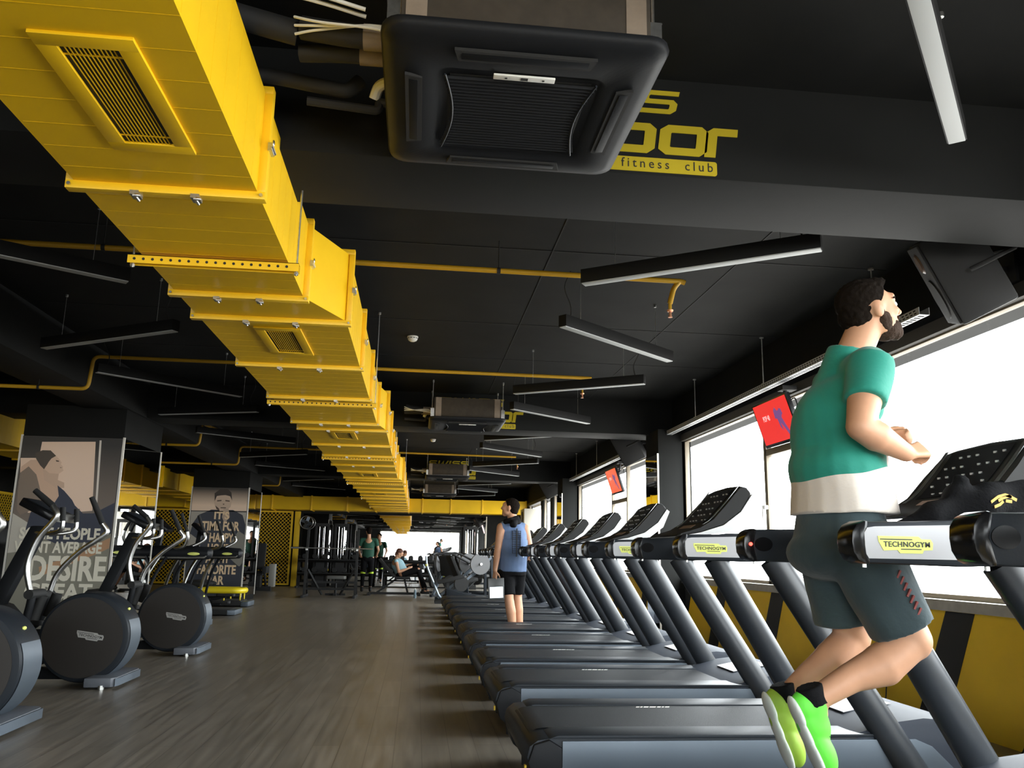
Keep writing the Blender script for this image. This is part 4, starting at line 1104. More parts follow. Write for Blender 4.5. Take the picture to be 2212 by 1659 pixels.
def head_prims(c, f, up, s=1.0):
    """c centre of the skull, f facing, up up"""
    f = Vector(f).normalized(); up = Vector(up); up = (up-f*up.dot(f)).normalized(); r_ = f.cross(up)
    M = Matrix((( f.x, r_.x, up.x), (f.y, r_.y, up.y), (f.z, r_.z, up.z)))
    e = [math.degrees(a) for a in M.to_euler()]
    L = lambda x, y, z: Vector(c)+f*x*s+r_*y*s+up*z*s
    E = lambda x, y, z, a, b, d: ('e', L(x, y, z), (a*s, b*s, d*s), e)
    P = [E(-.012, 0, .022, .098, .077, .088), E(.035, 0, .0, .060, .064, .085), E(.030, 0, -.055, .060, .055, .050), E(.058, 0, -.092, .030, .032, .022),
         E(.020, .040, -.062, .045, .022, .035), E(.020, -.040, -.062, .045, .022, .035), E(.078, 0, .040, .020, .050, .020),
         E(.084, 0, .022, .014, .040, .010), E(.070, .036, -.018, .022, .022, .018), E(.070, -.036, -.018, .022, .022, .018),
         ('c', L(.088, 0, .020), L(.110, 0, -.020), .0085*s, .0115*s), E(.102, .010, -.026, .010, .009, .008), E(.102, -.010, -.026, .010, .009, .008),
         E(.084, 0, -.052, .012, .024, .0065), E(.082, 0, -.063, .012, .021, .007), E(.083, 0, -.087, .014, .018, .012)]
    for q in (-1, 1):
        P += [E(-.004, q*.076, -.012, .022, .008, .034), E(-.010, q*.084, -.002, .016, .006, .024)]
    return P, L, e, M
def eyes(parent, L, off, s=1.0):
    for q in (-1, 1):
        mb = B().ell(L(.080, q*.031, .006), .0125*s, None, 12, 8); mb.xf(Matrix.Translation(-Vector(off)))
        part('eye', mb, mat('eye_white', (.7, .68, .65), .2), parent)
        mb = B().ell(L(.0905, q*.031, .006), (.0035*s, .005*s, .005*s), None, 10, 6); mb.xf(Matrix.Translation(-Vector(off)))
        part('iris', mb, mat('dark_iris', (.03, .02, .015), .15), parent)

# ---------------------------------------------------------------- the runner
KR = 2.635/2.98
def W_(x, y, z): return Vector((x*KR, y*KR, 1.05+(z-1.05)*KR))
S = .93
RO = (KR*1.62, KR*2.98, .29)
rn = thing('person', 'running man in a green and white T-shirt and dark shorts on the near treadmill', 'person', RO)
hipR, hipL = W_(1.575, 2.90, 1.13), W_(1.575, 3.08, 1.13)
knR, ankR = W_(1.745, 2.85, .785), W_(1.372, 2.86, .585)
knL, ankL = W_(1.665, 3.11, .775), W_(1.385, 3.11, .555)
pel = W_(1.565, 2.99, 1.15); ch = W_(1.60, 2.99, 1.50); nk = W_(1.67, 2.99, 1.83)
hc = W_(1.753, 2.985, 2.025)
shR, shL = W_(1.63, 2.80, 1.755), W_(1.67, 3.18, 1.755)
elR, wrR = W_(1.53, 2.72, 1.515), W_(1.725, 2.77, 1.435)
elL, wrL = W_(1.66, 3.27, 1.52), W_(1.84, 3.14, 1.52)
fcR = V(1, -.08, .20); hp, L_, he, HM = head_prims(hc, fcR, (-.20, .02, 1), S)
def sc_(P): 
    out = []
    for p in P:
        if p[0] == 'e': out.append((p[0], p[1], tuple(v*S for v in p[2]))+tuple(p[3:]))
        else: out.append((p[0], p[1], p[2])+tuple((tuple(v*S for v in r_) if isinstance(r_, tuple) else r_*S) for r_ in p[3:5])+tuple(p[5:]))
    return out
body = [('c', pel+V(0, -.05, -.01), pel+V(0, .05, -.01), .105, .105), ('c', pel, pel.lerp(ch, .6), .11, .115),
        ('e', ch, (.115, .165, .19), (0, -12, 0)), ('e', ch+V(.01, 0, .12), (.10, .185, .10), (0, -12, 0)),
        ('c', shR, shL, .058, .058), ('c', ch+V(.01, 0, .18), nk+V(-.01, 0, 0), .075, .064), ('c', nk+V(-.015, 0, -.02), L_(-.03, 0, -.05), .064, .062),
        ('c', shR, shR.lerp(elR, .5), .062, .059), ('c', shR.lerp(elR, .5), elR, .059, .046), ('c', elR, elR.lerp(wrR, .35), .047, .053), ('c', elR.lerp(wrR, .35), wrR, .051, .031),
        ('c', shL, shL.lerp(elL, .5), .060, .053), ('c', shL.lerp(elL, .5), elL, .053, .045), ('c', elL, elL.lerp(wrL, .35), .046, .048), ('c', elL.lerp(wrL, .35), wrL, .046, .031),
        ('c', hipR+V(0, 0, -.03), hipR.lerp(knR, .5), .086, .080), ('c', hipR.lerp(knR, .5), knR, .080, .062), ('e', knR, (.062, .058, .066)),
        ('c', hipL+V(0, 0, -.03), hipL.lerp(knL, .5), .086, .080), ('c', hipL.lerp(knL, .5), knL, .080, .062), ('e', knL, (.062, .058, .066))]
for kn, an in ((knR, ankR), (knL, ankL)):
    d = (an-kn); bkd = V(.35, 0, -1).normalized()
    body += [('c', kn, kn+d*.33+bkd*.014, .058, .068), ('c', kn+d*.33+bkd*.016, kn+d*.62, .068, .048), ('c', kn+d*.62, an, .048, .037)]
ftR, ftL = V(.40, .02, -.92).normalized(), V(.34, -.02, -.94).normalized()
for an, ft in ((ankR, ftR), (ankL, ftL)): body += [('c', an, an+ft*.04, .034, .03)]
body = sc_(body)+hp
body += hand(wrR, (W_(1.81, 2.80, 1.455)-wrR), V(.3, .9, -.5), 1, .95, .95)
body += hand(wrL, V(.8, -.25, .30), V(.1, -.9, -.3), -1, .95, .95)
fig('body', solid(body, .0068, 5), M_skin, rn, RO)
eyes(rn, L_, RO, S)
hair = [('e', L_(-.018, 0, .040), (.106*S, .084*S, .090*S), he), ('e', L_(-.055, 0, -.005), (.066*S, .073*S, .085*S), he), ('e', L_(.03, 0, .085), (.068*S, .062*S, .042*S), he), ('e', L_(.060, 0, .090), (.03*S, .04*S, .032*S), he)]
hm = solid(hair, .0055, 2, cuts=[(L_(.030, 0, .045), HM @ V(1, 0, -.62)), (L_(-.03, 0, -.080), HM @ V(.45, 0, -1))])
fig('hair', hm, M_hair, rn, RO, wob=(.0045, 70))
brd = [('e', L_(.042, 0, -.078), (.056*S, .056*S, .044*S), he), ('e', L_(.070, 0, -.094), (.032*S, .036*S, .030*S), he), ('e', L_(.020, .052, -.050), (.026*S, .018*S, .040*S), he), ('e', L_(.020, -.052, -.050), (.026*S, .018*S, .040*S), he), ('e', L_(.092, 0, -.043), (.010*S, .028*S, .007*S), he),
       ('c', L_(.006, .066, .0), L_(.016, .060, -.05), .010*S, .012*S), ('c', L_(.006, -.066, .0), L_(.016, -.060, -.05), .010*S, .012*S)]
fig('beard', solid(brd, .0045, 2), mat('brown_beard', (.045, .026, .017), .8, bump=.6, scale=120, spec=.2), rn, RO, wob=(.002, 90))
for q in (-1, 1):
    mb = B().tube([L_(.088, q*.012, .028), L_(.089, q*.032, .034), L_(.076, q*.052, .027)], [.0038, .0042, .003], n=8); mb.xf(Matrix.Translation(-Vector(RO))); part('eyebrow', mb, M_hair, rn)
# T-shirt: teal above, white below and in front
hemc = W_(1.59, 2.985, 1.222)
sh = [('f', hemc+V(0, 0, -.03), hemc+V(-.005, 0, .14), (.212, .178), (.192, .162), (0, 1, 0)), ('e', ch+V(-.010, 0, -.03), (.158, .188, .25), (0, -10, 0)), ('e', ch+V(.0, 0, .11), (.128, .205, .125), (0, -14, 0)),
      ('c', shR+V(0, .01, 0), shL+V(0, -.01, 0), .073, .073), ('f', ch+V(.01, 0, .18), nk+V(-.012, 0, .03), .100, .074),
      ('f', shR+V(.01, .01, .02), shR.lerp(elR, .60)+V(.004, 0, 0), .076, .076), ('f', shL+V(.01, -.01, .02), shL.lerp(elL, .58), .076, .074), ('e', hemc+V(-.015, 0, .15), (.165, .198, .15)), ('c', ch+V(-.03, 0, .05), nk+V(-.04, 0, -.02), .12, .07)]
sm = solid(sc_(sh), .009, 4, cuts=[(hemc+V(0, 0, .0), V(0, 0, -1))])
zl_ = 1.05+(1.372-1.05)*KR; xs_ = KR*1.672; zt_ = 1.05+(1.66-1.05)*KR
bm = bmesh.new(); bm.from_mesh(sm)
for co, no in (((KR*1.6, 0, zl_), (-.18, 0, 1)), ((xs_, 0, 0), (1, 0, 0)), ((0, 0, zt_), (0, 0, 1))):
    bmesh.ops.bisect_plane(bm, geom=list(bm.verts)+list(bm.edges)+list(bm.faces), plane_co=co, plane_no=no)
for f in bm.faces:
    c = f.calc_center_median()
    low = (c.z-zl_)-.18*(c.x-KR*1.6) < 0
    f.material_index = 1 if (low or (c.x > xs_ and c.z < zt_ and c.y < KR*3.25 and c.y > KR*2.84)) else 0
bm.to_mesh(sm); bm.free(); mi_ = [p.material_index for p in sm.polygons]
so = fig('t_shirt', sm, [mat('teal_jersey', (.010, .26, .19), .75, sheen=.2, bump=.15, scale=60), mat('white_jersey', (.80, .72, .64), .75, sheen=.2, bump=.15, scale=60)], rn, RO, wob=(.010, 8))
for p, i_ in zip(so.data.polygons, mi_): p.material_index = i_
M_short = mat('slate_green_shorts', (.035, .060, .068), .8, sheen=.2, bump=.2, scale=50)
ss = [('f', hemc+V(-.005, 0, .025), pel+V(0, 0, -.06), (.176, .140), (.196, .160), (0, 1, 0)),
      ('f', hipR+V(0, 0, .02), knR+(hipR-knR)*.06+V(-.02, 0, .01), .125, .106), ('f', hipL+V(0, 0, .02), knL+(hipL-knL)*.10+V(-.02, 0, .01), .125, .106), ('e', pel+V(-.03, 0, -.06), (.145, .170, .10))]
fig('shorts', solid(sc_(ss), .009, 4), M_short, rn, RO, wob=(.009, 9))
for k in range(7):
    mk = B(); p = hipR.lerp(knR, .34+.06*k)+V(.018, -.1075+.0018*k, .0)
    mk.box(p.x-.012, p.x+.014, p.y-.006, p.y+.008, p.z-.003, p.z+.003, rot=Matrix.Rotation(R(-60), 3, 'Y'))
    mk.xf(Matrix.Translation(-Vector(RO))); part('shorts_print', mk, mat('dull_red_print', (.30, .06, .05), .6), rn, smooth=False)
for an, ft, q in ((ankR, ftR, 0), (ankL, ftL, 1)):
    d = ft; sole = V(-1, 0, 0); sole = (sole-d*sole.dot(d)).normalized(); yv = d.cross(sole)
    heel = an+sole*.030-d*.022; e_ = [math.degrees(a) for a in Matrix(((sole.x, yv.x, d.x), (sole.y, yv.y, d.y), (sole.z, yv.z, d.z))).to_euler()]
    up_ = [('e', heel+d*.03, (.046, .038, .052), e_), ('e', heel+d*.08+sole*.000, (.050, .038, .070), e_), ('e', heel+d*.165+sole*.010, (.038, .044, .070), e_), ('c', an+V(0, 0, -.0), heel+d*.07-sole*.01, .040, .038)]
    o = fig('shoe', solid(up_, .006, 3), mat('neon_green_mesh', (.14, .80, .06), .6) if q == 0 else mat('lime_mesh', (.32, .50, .05), .6), rn, RO, label='neon green running shoe')
    sl = [('e', heel+sole*.034+d*.035, (.014, .036, .056), e_), ('e', heel+sole*.036+d*.10, (.013, .034, .075), e_), ('e', heel+sole*.037+d*.170, (.012, .043, .070), e_)]
    fig('sole', solid(sl, .005, 2), mat('white_sole', (.62, .66, .62), .6), o, RO)
    lc = B()
    for k in range(4): lc.tube([heel+d*(.06+.022*k)-sole*(.034-.004*k)+yv*w for w in (-.022, 0, .022)], .0035, n=6)
    lc.xf(Matrix.Translation(-Vector(RO))); parts('lace', lc, M_ink, o)
    fig('sock', solid([('f', an-d*.045+V(.004, 0, .0), an+d*.012, .041, .043)], .006, 2), M_blackfab, rn, RO)

# jacket over the console of the runner's treadmill
W_ = lambda x, y, z: Vector((x*KR, y*KR, 1.05+(z-1.05)*KR))
jk = Vector((1.66, 2.50, 1.22))
jp = [('c', (1.46, 2.41, 1.165), (1.56, 2.40, 1.185), .020, .042), ('c', (1.56, 2.41, 1.19), (1.72, 2.40, 1.235), .045, .058), ('c', (1.70, 2.40, 1.235), (1.88, 2.42, 1.27), .055, .055), ('e', (1.655, 2.41, 1.27), (.045, .05, .030), (0, -25, 0)), ('e', (1.665, 2.40, 1.31), (.022, .03, .018), (0, -20, 0)), ('e', (1.70, 2.40, 1.20), (.10, .05, .05), (0, -15, 0)), ('c', (1.68, 2.44, 1.21), (1.78, 2.66, 1.22), .04, .04), ('c', (1.82, 2.41, 1.21), (1.92, 2.44, 1.23), .045, .04), ('c', (1.88, 2.42, 1.28), (1.96, 2.43, 1.36), .03, .025)]
ja = thing('jacket', 'black jacket with a small yellow print draped over the runner\'s console', 'jacket', tuple(jk))
fig('cloth', solid(jp, .009, 4), M_blackfab, ja, tuple(jk), wob=(.016, 11))
lb = B()
for pts in ([(0, 0), (.03, .012), (.06, .014), (.085, .004)], [(.03, .0), (.05, .006), (.075, .008), (.105, -.008)], [(.012, -.016), (.035, -.012), (.05, -.004)], [(.06, -.004), (.085, -.010)]):
    lb.ribbon(pts, .009, .002, lambda u, v, w: Vector((1.715+u*.8, 2.338-w, 1.235+v+u*.15)))
lb.xf(Matrix.Translation(-jk)); part('print', lb, mat('ochre_print', (.65, .42, .08), .6), ja, smooth=False)

# ---------------------------------------------------------------- the man with a tablet
kk = 10.09/11.48
def Q(x, y, z): return Vector((x*kk, 10.09+(y-11.48)*1.0, 1.05+(z-1.05)*kk))
WO = tuple(Q(1.33, 11.48, 1.05)*1); WO = (WO[0], WO[1], 0.0)
wm = thing('person', 'man standing between treadmills in a blue sleeveless top, holding a tablet', 'person', WO)
hc = Q(1.265, 11.46, 1.70); hp, L_, he, HM = head_prims(hc, V(-1, .35, .12), (.1, 0, 1), .97)
sL, sR = Q(1.145, 11.42, 1.43), Q(1.485, 11.50, 1.42)
eL, wL = Q(1.10, 11.40, 1.13), Q(1.065, 11.36, .86)
eR, wR = Q(1.56, 11.56, 1.16), Q(1.56, 11.78, 1.02)
pv = Q(1.31, 11.48, .93); cv = Q(1.315, 11.47, 1.27)
kL, aL = Q(1.265, 11.42, .50), Q(1.345, 11.44, -.03)
kR, aR = Q(1.40, 11.58, .52), Q(1.44, 11.53, -.03)
body = [('c', pv+V(-.05, 0, 0), pv+V(.05, 0, 0), .12, .12), ('c', pv, cv, .115, .115), ('e', cv+V(0, 0, .02), (.155, .105, .17)), ('c', sL+V(.02, 0, .01), sR+V(-.02, 0, .01), .055, .055), ('c', cv+V(0, 0, .15), L_(-.03, 0, -.06), .065, .055),
        ('c', sL, sL.lerp(eL, .45), .056, .050), ('c', sL.lerp(eL, .45), eL, .050, .040), ('c', eL, eL.lerp(wL, .3), .041, .042), ('c', eL.lerp(wL, .3), wL, .042, .027),
        ('c', sR, eR, .056, .042), ('c', eR, wR, .043, .028),
        ('c', pv+V(-.075, 0, -.03), kL, .095, .058), ('c', pv+V(.075, 0.02, -.03), kR, .095, .058), ('c', kL, kL.lerp(aL, .35)+V(.004, -.012, 0), .055, .060), ('c', kL.lerp(aL, .35)+V(.004, -.012, 0), aL, .058, .036),
        ('c', kR, kR.lerp(aR, .35)+V(0, -.012, 0), .055, .060), ('c', kR.lerp(aR, .35)+V(0, -.012, 0), aR, .058, .036), ('c', aL, aL+V(-.03, .06, -.06), .036, .03), ('c', aR, aR+V(0, .06, -.06), .036, .03)] + hp
body += hand(wL, V(-.02, -.02, -1), V(.75, .6, 0), 1, .98, .35)
body += hand(wR, V(0, 1, .1), V(-.3, 0, -1), -1, .98, .5)
fig('body', solid(body, .0085, 4), M_skin, wm, WO)
eyes(wm, L_, WO, .97)
hm = solid([('e', L_(-.018, 0, .030), (.102, .082, .092), he), ('e', L_(-.05, 0, -.02), (.058, .068, .072), he)], .007, 2, cuts=[(L_(.034, 0, .040), HM @ V(1, 0, -.55)), (L_(-.03, 0, -.085), HM @ V(.3, 0, -1))])
fig('hair', hm, M_hair, wm, WO, wob=(.003, 60))
tp = [('f', pv+V(0, 0, -.075), cv, (.176, .132), (.182, .132), (1, 0, 0)), ('e', cv+V(0, 0, .03), (.170, .122, .175)), ('c', sL+V(.035, 0, .015), sR+V(-.035, 0, .015), .062, .062)]
blue = mat('washed_blue_jersey', (.13, .20, .36), .75, var=.3, scale=4, bump=.15)
fig('sleeveless_top', solid(tp, .010, 3), blue, wm, WO, label='blue sleeveless top with a black ladder print', wob=(.006, 9))
lp_ = B(); bx = cv+V(.03, -.128, .10)
lp_.box(bx.x-.006, bx.x+.006, bx.y-.012, bx.y+.02, bx.z-.30, bx.z+.03)
for k in range(11): lp_.box(bx.x-.055+.02*(k == 0), bx.x+.05, bx.y-.010, bx.y+.02, bx.z-.002-.026*k, bx.z+.003-.026*k)
for q in (-.05, .045): lp_.box(bx.x+q-.002, bx.x+q+.002, bx.y-.010, bx.y+.02, bx.z-.262, bx.z+.003)
lp_.xf(Matrix.Translation(-Vector(WO))); part('ladder_print', lp_, M_ink, wm, smooth=False)
st = [('f', pv+V(0, 0, .03), pv+V(0, 0, -.12), (.162, .120), (.170, .124), (1, 0, 0)), ('f', pv+V(-.075, 0, -.05), kL+V(0, 0, .03), .104, .080), ('f', pv+V(.075, .02, -.05), kR+V(0, 0, .03), .104, .080)]
fig('shorts', solid(st, .010, 3), M_blackfab, wm, WO, wob=(.006, 9))
tw = [('c', L_(-.085, .07, -.135), L_(-.11, -.03, -.125), .034, .038), ('c', L_(-.11, -.03, -.125), L_(-.06, -.105, -.155), .038, .036), ('c', L_(-.06, -.105, -.155), L_(.01, -.10, -.185), .036, .030), ('c', L_(-.085, .07, -.135), L_(.0, .10, -.165), .034, .030), ('c', L_(.0, .10, -.165), L_(.06, .06, -.20), .030, .028), ('c', L_(-.12, -.03, -.15), L_(-.10, -.14, -.20), .035, .045), ('c', L_(-.12, -.03, -.15), L_(-.12, .08, -.18), .035, .035), ('c', L_(.06, .06, -.20), L_(.075, .055, -.32), .03, .028)]
fig('towel', solid(tw, .009, 3), M_blackfab, wm, WO, label='black towel round the neck', wob=(.010, 16))
for an in (aL, aR):
    o = fig('shoe', solid([('c', an+V(-.01, -.04, -.07), an+V(-.03, .11, -.075), .038, .034), ('c', an+V(0, 0, -.01), an+V(-.01, 0, -.06), .04, .04)], .008, 3, cuts=[(V(0, 0, .012), V(0, 0, -1))]), M_rubber, wm, WO, label='black training shoe')
# tablet in the hand
tc = Q(1.085, 11.345, .62)
ta = thing('tablet', 'tablet with a bright screen held low by the standing man', 'tablet', tuple(tc), 0, rot=(0, R(-3), R(4)))
part('casing', B().box(-.095, .095, -.006, .006, -.125, .120), mat('dark_grey_metal', (.10, .10, .10), .35, .6), ta, bevel=.004)
part('display', B().box(-.078, .078, -.0075, -.0055, -.105, .02), mat('lit_white_screen', (.8, .8, .8), .3, emit=(.80, .92, 1), estr=1.1), ta)
# ================================================================ elliptical trainers
def elliptical(loc, label, group='elliptical trainers along the left'):
    """local x points to the aisle (flywheel end); origin on the floor under the flywheel"""
    t = thing('elliptical_trainer', label, 'elliptical trainer', loc, 0, group)
    C_ = V(-.12, 0, .365); r_ = .340
    # flywheel housing
    hb = B(); lp = []
    for y, rr2 in ((-.155, r_-.03), (-.150, r_-.008), (-.135, r_), (.135, r_), (.150, r_-.008), (.155, r_-.03)):
        lp.append([(C_.x+rr2*math.cos(2*PI*k/56), y, C_.z+rr2*math.sin(2*PI*k/56)) for k in range(56)])
    loft(hb, lp); ho = part('flywheel_housing', hb, M_mid, t, ang=35)
    part('disc_cover', B().cyl((C_.x-.01, -.158, C_.z), (C_.x-.01, -.150, C_.z), r_-.035, n=56), mat('matt_brown_black', (.022, .018, .015), .6), ho)
    rm = B()
    A = [[(C_.x+(r_+.004)*math.cos(R(a)), y, C_.z+(r_+.004)*math.sin(R(a))) for y in (-.125, .125)] for a in range(-62, 25, 5)]
    vs = [[rm.bm.verts.new(p) for p in q] for q in A]
    for i in range(len(vs)-1): rm._f([vs[i][0], vs[i][1], vs[i+1][1], vs[i+1][0]])
    part('rim_panel', rm, M_silver, ho, label='silver grey rim panel')
    part('rim_badge', B().ell((C_.x+(r_+.002)*math.cos(R(38)), .0, C_.z+(r_+.002)*math.sin(R(38))), (.012, .022, .012), None, 12, 8), M_label, ho)
    bg, ik = B(), B(); ca, sa = math.cos(R(-8)), math.sin(R(-8))
    fn = lambda u, v, q: Vector((C_.x-.06+(u*ca-v*sa), -.158-q, C_.z-.005+(u*sa+v*ca)))
    badge(bg, ik, fn, .21)
    part('badge', bg, mat('grey_badge', (.42, .41, .39), .45), ho, smooth=False); part('badge_lettering', ik, M_ink, ho, smooth=False)
    # floor beams
    fb = B(); fb.prism([(-.02, -.33), (.17, -.31), (.20, -.26), (.20, .26), (.17, .31), (-.02, .33)], .015, .085, axis='z')
    part('rear_foot', fb, mat('blue_grey_foot', (.11, .12, .14), .45), t, bevel=.012)
    part('foot_trim', B().prism([(.196, -.29), (.212, -.26), (.212, .26), (.196, .29)], .022, .078, axis='z'), M_silver, t)
    part('base_beam', B().box(-1.15, .02, -.07, .07, .04, .12), M_dkplastic, t, bevel=.01)
    part('front_foot', B().box(-1.26, -1.12, -.28, .28, .01, .08), M_dkplastic, t, bevel=.015)
    for x, y in ((.10, -.30), (.10, .30), (-1.19, -.25), (-1.19, .25)): part('levelling_foot', B().cyl((x, y, 0), (x, y, .03), .024, n=12), M_zinc, t)
    # mast
    mm = B(); loft(mm, [[(x+dx, y, z) for dx, y in ((-.055, -.06), (.055, -.06), (.055, .06), (-.055, .06))] for x, z in ((-1.02, .08), (-.93, .42), (-.76, .85), (-.61, 1.22))])
    part('mast', mm, M_dkplastic, t, bevel=.015)
    part('mast_cover', B().prism([(-1.15, .10), (-1.12, .45), (-.98, .64), (-.80, .60), (-.62, .42), (-.45, .14)], -.16, .16), M_rubber, t, bevel=.03)
    for s in (-1, 1):
        # moving arm: slim bowed silver tube with a black grip
        if s < 0: pts = [(-.49, -.30, .695), (-.545, -.30, .90), (-.50, -.30, 1.10), (-.41, -.30, 1.235), (-.375, -.30, 1.305), (-.42, -.29, 1.375)]; tip = (-.57, -.28, 1.49)
        else: pts = [(-.60, .30, .665), (-.55, .30, .84), (-.40, .30, 1.02), (-.225, .30, 1.15), (-.195, .30, 1.20), (-.235, .29, 1.26)]; tip = (-.345, .28, 1.48)
        a = spline(pts, 7)
        mo = part('moving_arm', B().tube(a, .022, n=12), M_brushed, t)
        g = [a[-1], a[-1].lerp(Vector(tip), .5), Vector(tip)]
        part('grip', B().tube(g, [.0245, .0245, .022], n=12), M_rubber, mo)
        pvx, pvz = pts[0][0], pts[0][2]
        # pedal arm and pedal
        part('pedal_arm', B().tube(spline([(pvx, s*.28, pvz), (pvx-.01, s*.28, pvz-.12), (pvx-.05, s*.27, .44), (-.70, s*.26, .37+.03*s)], 5), .030, n=12), M_dkplastic, t)
        part('pivot', B().cyl((pvx, s*.10, pvz), (pvx, s*.345, pvz), .036, n=14), M_rubber, t)
        part('pedal', B().prism(rrect(-.92, -.58, s*.26-.07, s*.26+.07, .04), .36+.06*s, .40+.06*s, axis='z'), M_rubber, t, bevel=.008)
        part('spring_cover', B().cyl((-.52, s*.14, .50), (-.47, s*.14, .68), .045, .040, n=14), M_rubber, t)
        # fixed handle
        h = fillet([(-.68, s*.03, 1.17), (-.48, s*.08, 1.16), (-.385, s*.14, 1.19), (-.39, s*.14, 1.28)], .05, 5)
        fo = part('fixed_handle', B().tube(h, .017, n=12), M_brushed, t)
        part('grip', B().tube([h[-1]+V(0, 0, -.02), h[-1]+V(-.01, 0, .09)], .021, n=12), M_rubber, fo)
    # console
    cr = Matrix.Rotation(R(-64), 4, 'Y')
    cm = B().box(-.035, .035, -.19, .19, -.15, .15); cm.xf(Matrix.Translation((-.575, 0, 1.345)) @ cr)
    co = part('console', cm, M_gloss, t, bevel=.015)
    cm = B().box(.032, .040, -.17, .17, -.12, .12); cm.xf(Matrix.Translation((-.575, 0, 1.345)) @ cr); part('display', cm, M_mid, co, bevel=.003)
    cm = B().box(-.02, .050, -.205, .205, -.168, -.148); cm.xf(Matrix.Translation((-.575, 0, 1.345)) @ cr); part('console_shelf', cm, M_brushed, co)
    return t
el = elliptical((-2.44, 7.25, 0), 'elliptical trainer in front of the woman poster, second from the camera')
dup(el, (-2.46, 5.45, 0), label='elliptical trainer cut by the left edge, nearest the camera')
dup(el, (-2.36, 9.35, 0), label='elliptical trainer third from the camera, beside the woman poster column')
# steppers further down: only their feet, covers and handles show past the third trainer
def stepper(loc, label):
    t = thing('stepper', label, 'exercise machine', loc, 0, 'steppers behind the elliptical trainers')
    part('base_plate', B().box(-1.05, .0, -.34, .34, .015, .095), M_rubber, t, bevel=.015)
    part('end_plate', B().prism([(.0, -.34), (.12, -.30), (.12, .30), (.0, .34)], .012, .09, axis='z'), M_silver, t, bevel=.008)
    part('levelling_foot', B().cyl((.03, 0, 0), (.03, 0, .02), .03, n=10), M_zinc, t)
    bd = B(); lp = []
    for x, ry, rz in ((-.92, .05, .05), (-.90, .12, .085), (-.6, .15, .10), (-.2, .15, .10), (.06, .12, .085), (.10, .05, .05)):
        lp.append([(x, ry*math.cos(2*PI*k/20), 1.01+rz*math.sin(2*PI*k/20)) for k in range(20)])
    loft(bd, lp); bo = part('cover', bd, M_dkplastic, t, ang=50)
    part('silver_lower_edge', B().tube([(-.62, -.13, .945), (-.2, -.13, .945), (.02, -.11, .955), (.07, -.08, 1.0)], .014, n=8), M_brushed, bo)
    part('badge', B().ell((-.12, -.148, 1.0), (.085, .006, .022), None, 16, 8), M_label, bo)
    for s in (-1, 1):
        a = spline([(-.48+.10*s, s*.13, .96), (-.60+.10*s, s*.16, .72), (-.68+.10*s, s*.20, .42), (-.72+.10*s, s*.22, .09)], 6)
        part('curved_leg', B().tube(a, [(.020, .040)]*len(a), n=12), M_brushed, t)
        part('inner_leg', B().tube([p+V(.10, 0, 0) for p in a], .022, n=10), M_dkplastic, t)
        g = spline([(-.40, s*.10, 1.06), (-.25, s*.20, 1.10), (-.14+.05*s, s*.26, 1.20), (-.15+.05*s, s*.27, 1.30)], 6)
        ar = part('moving_arm', B().tube(g, .023, n=12), M_brushed, t)
        part('grip', B().tube([g[-1], g[-1]+V(-.05, 0, .12), g[-1]+V(-.10, 0, .25)], .022, n=10), M_rubber, ar)
        part('pedal', B().prism(rrect(-.30, .0, s*.17-.07, s*.17+.07, .03), .24+.05*s, .28+.05*s, axis='z'), M_rubber, t, bevel=.006)
        part('pedal_arm', B().bar((-.62, s*.17, .16), (-.15, s*.17, .24+.05*s), .04, .05), M_dkplastic, t)
    cm = B().box(-.03, .03, -.18, .18, -.14, .14); cm.xf(Matrix.Translation((-.62, 0, 1.40)) @ Matrix.Rotation(R(-50), 4, 'Y'))
    part('console', cm, M_gloss, t, bevel=.012)
    part('mast', B().bar((-.66, 0, 1.05), (-.62, 0, 1.38), .07, .09), M_dkplastic, t)
    return t
stp = stepper((-2.98, 12.45, 0), 'stepper right behind the third elliptical trainer')
dup(stp, (-3.05, 14.9, 0), label='stepper farther back, just before the yellow bumper')

# machines between and behind the columns
def frame_machine(loc, rz, label, pad=True, name='weight_machine', group='machines behind the columns'):
    t = thing(name, label, 'exercise machine', loc, rz, group)
    part('base_frame', B().box(-.6, .6, -.04, .04, .02, .10).box(-.6, -.52, -.35, .35, .02, .10).box(.5, .58, -.3, .3, .02, .10), M_rubber, t, bevel=.006)
    part('weight_tower', B().box(-.62, -.42, -.30, .30, .08, 1.55), mat('dark_tower', (.015, .015, .016), .5), t, bevel=.02)
    part('frame_tube', B().tube(fillet([(-.45, 0, 1.45), (.05, 0, 1.42), (.22, 0, 1.15), (.22, 0, .10)], .15, 6), .04, n=14), M_brushed, t)
    part('seat', B().prism(rrect(.15, .55, -.2, .2, .06), .44, .52, axis='z'), M_rubber, t, bevel=.015)
    part('backrest', B().box(.0, .08, -.2, .2, .56, 1.15, rot=Matrix.Rotation(R(-8), 3, 'Y')), M_rubber, t, bevel=.02)
    for s in (-1, 1): part('handle', B().tube(fillet([(.05, s*.32, 1.1), (.35, s*.32, 1.0), (.42, s*.22, .95)], .05), .016, n=10), M_chrome, t)
    return t
fm1 = frame_machine((-5.75, 14.6, 0), R(20), 'weight machine with a bowed silver tube seen in the gap between the columns')
for k, (x, y, a, lb) in enumerate(((-7.2, 12.6, 15, 'weight machine past the left edge of the woman poster'), (-7.6, 17.5, -20, 'weight machine deep behind the columns'), (-5.6, 16.9, 30, 'second weight machine seen in the gap between the columns'), (-8.2, 21.5, 0, 'weight machine near the far left lattice screens'), (-5.4, 24.6, 10, 'weight machine left of the adductor machine'))):
    dup(fm1, (x, y, 0), R(a), lb)

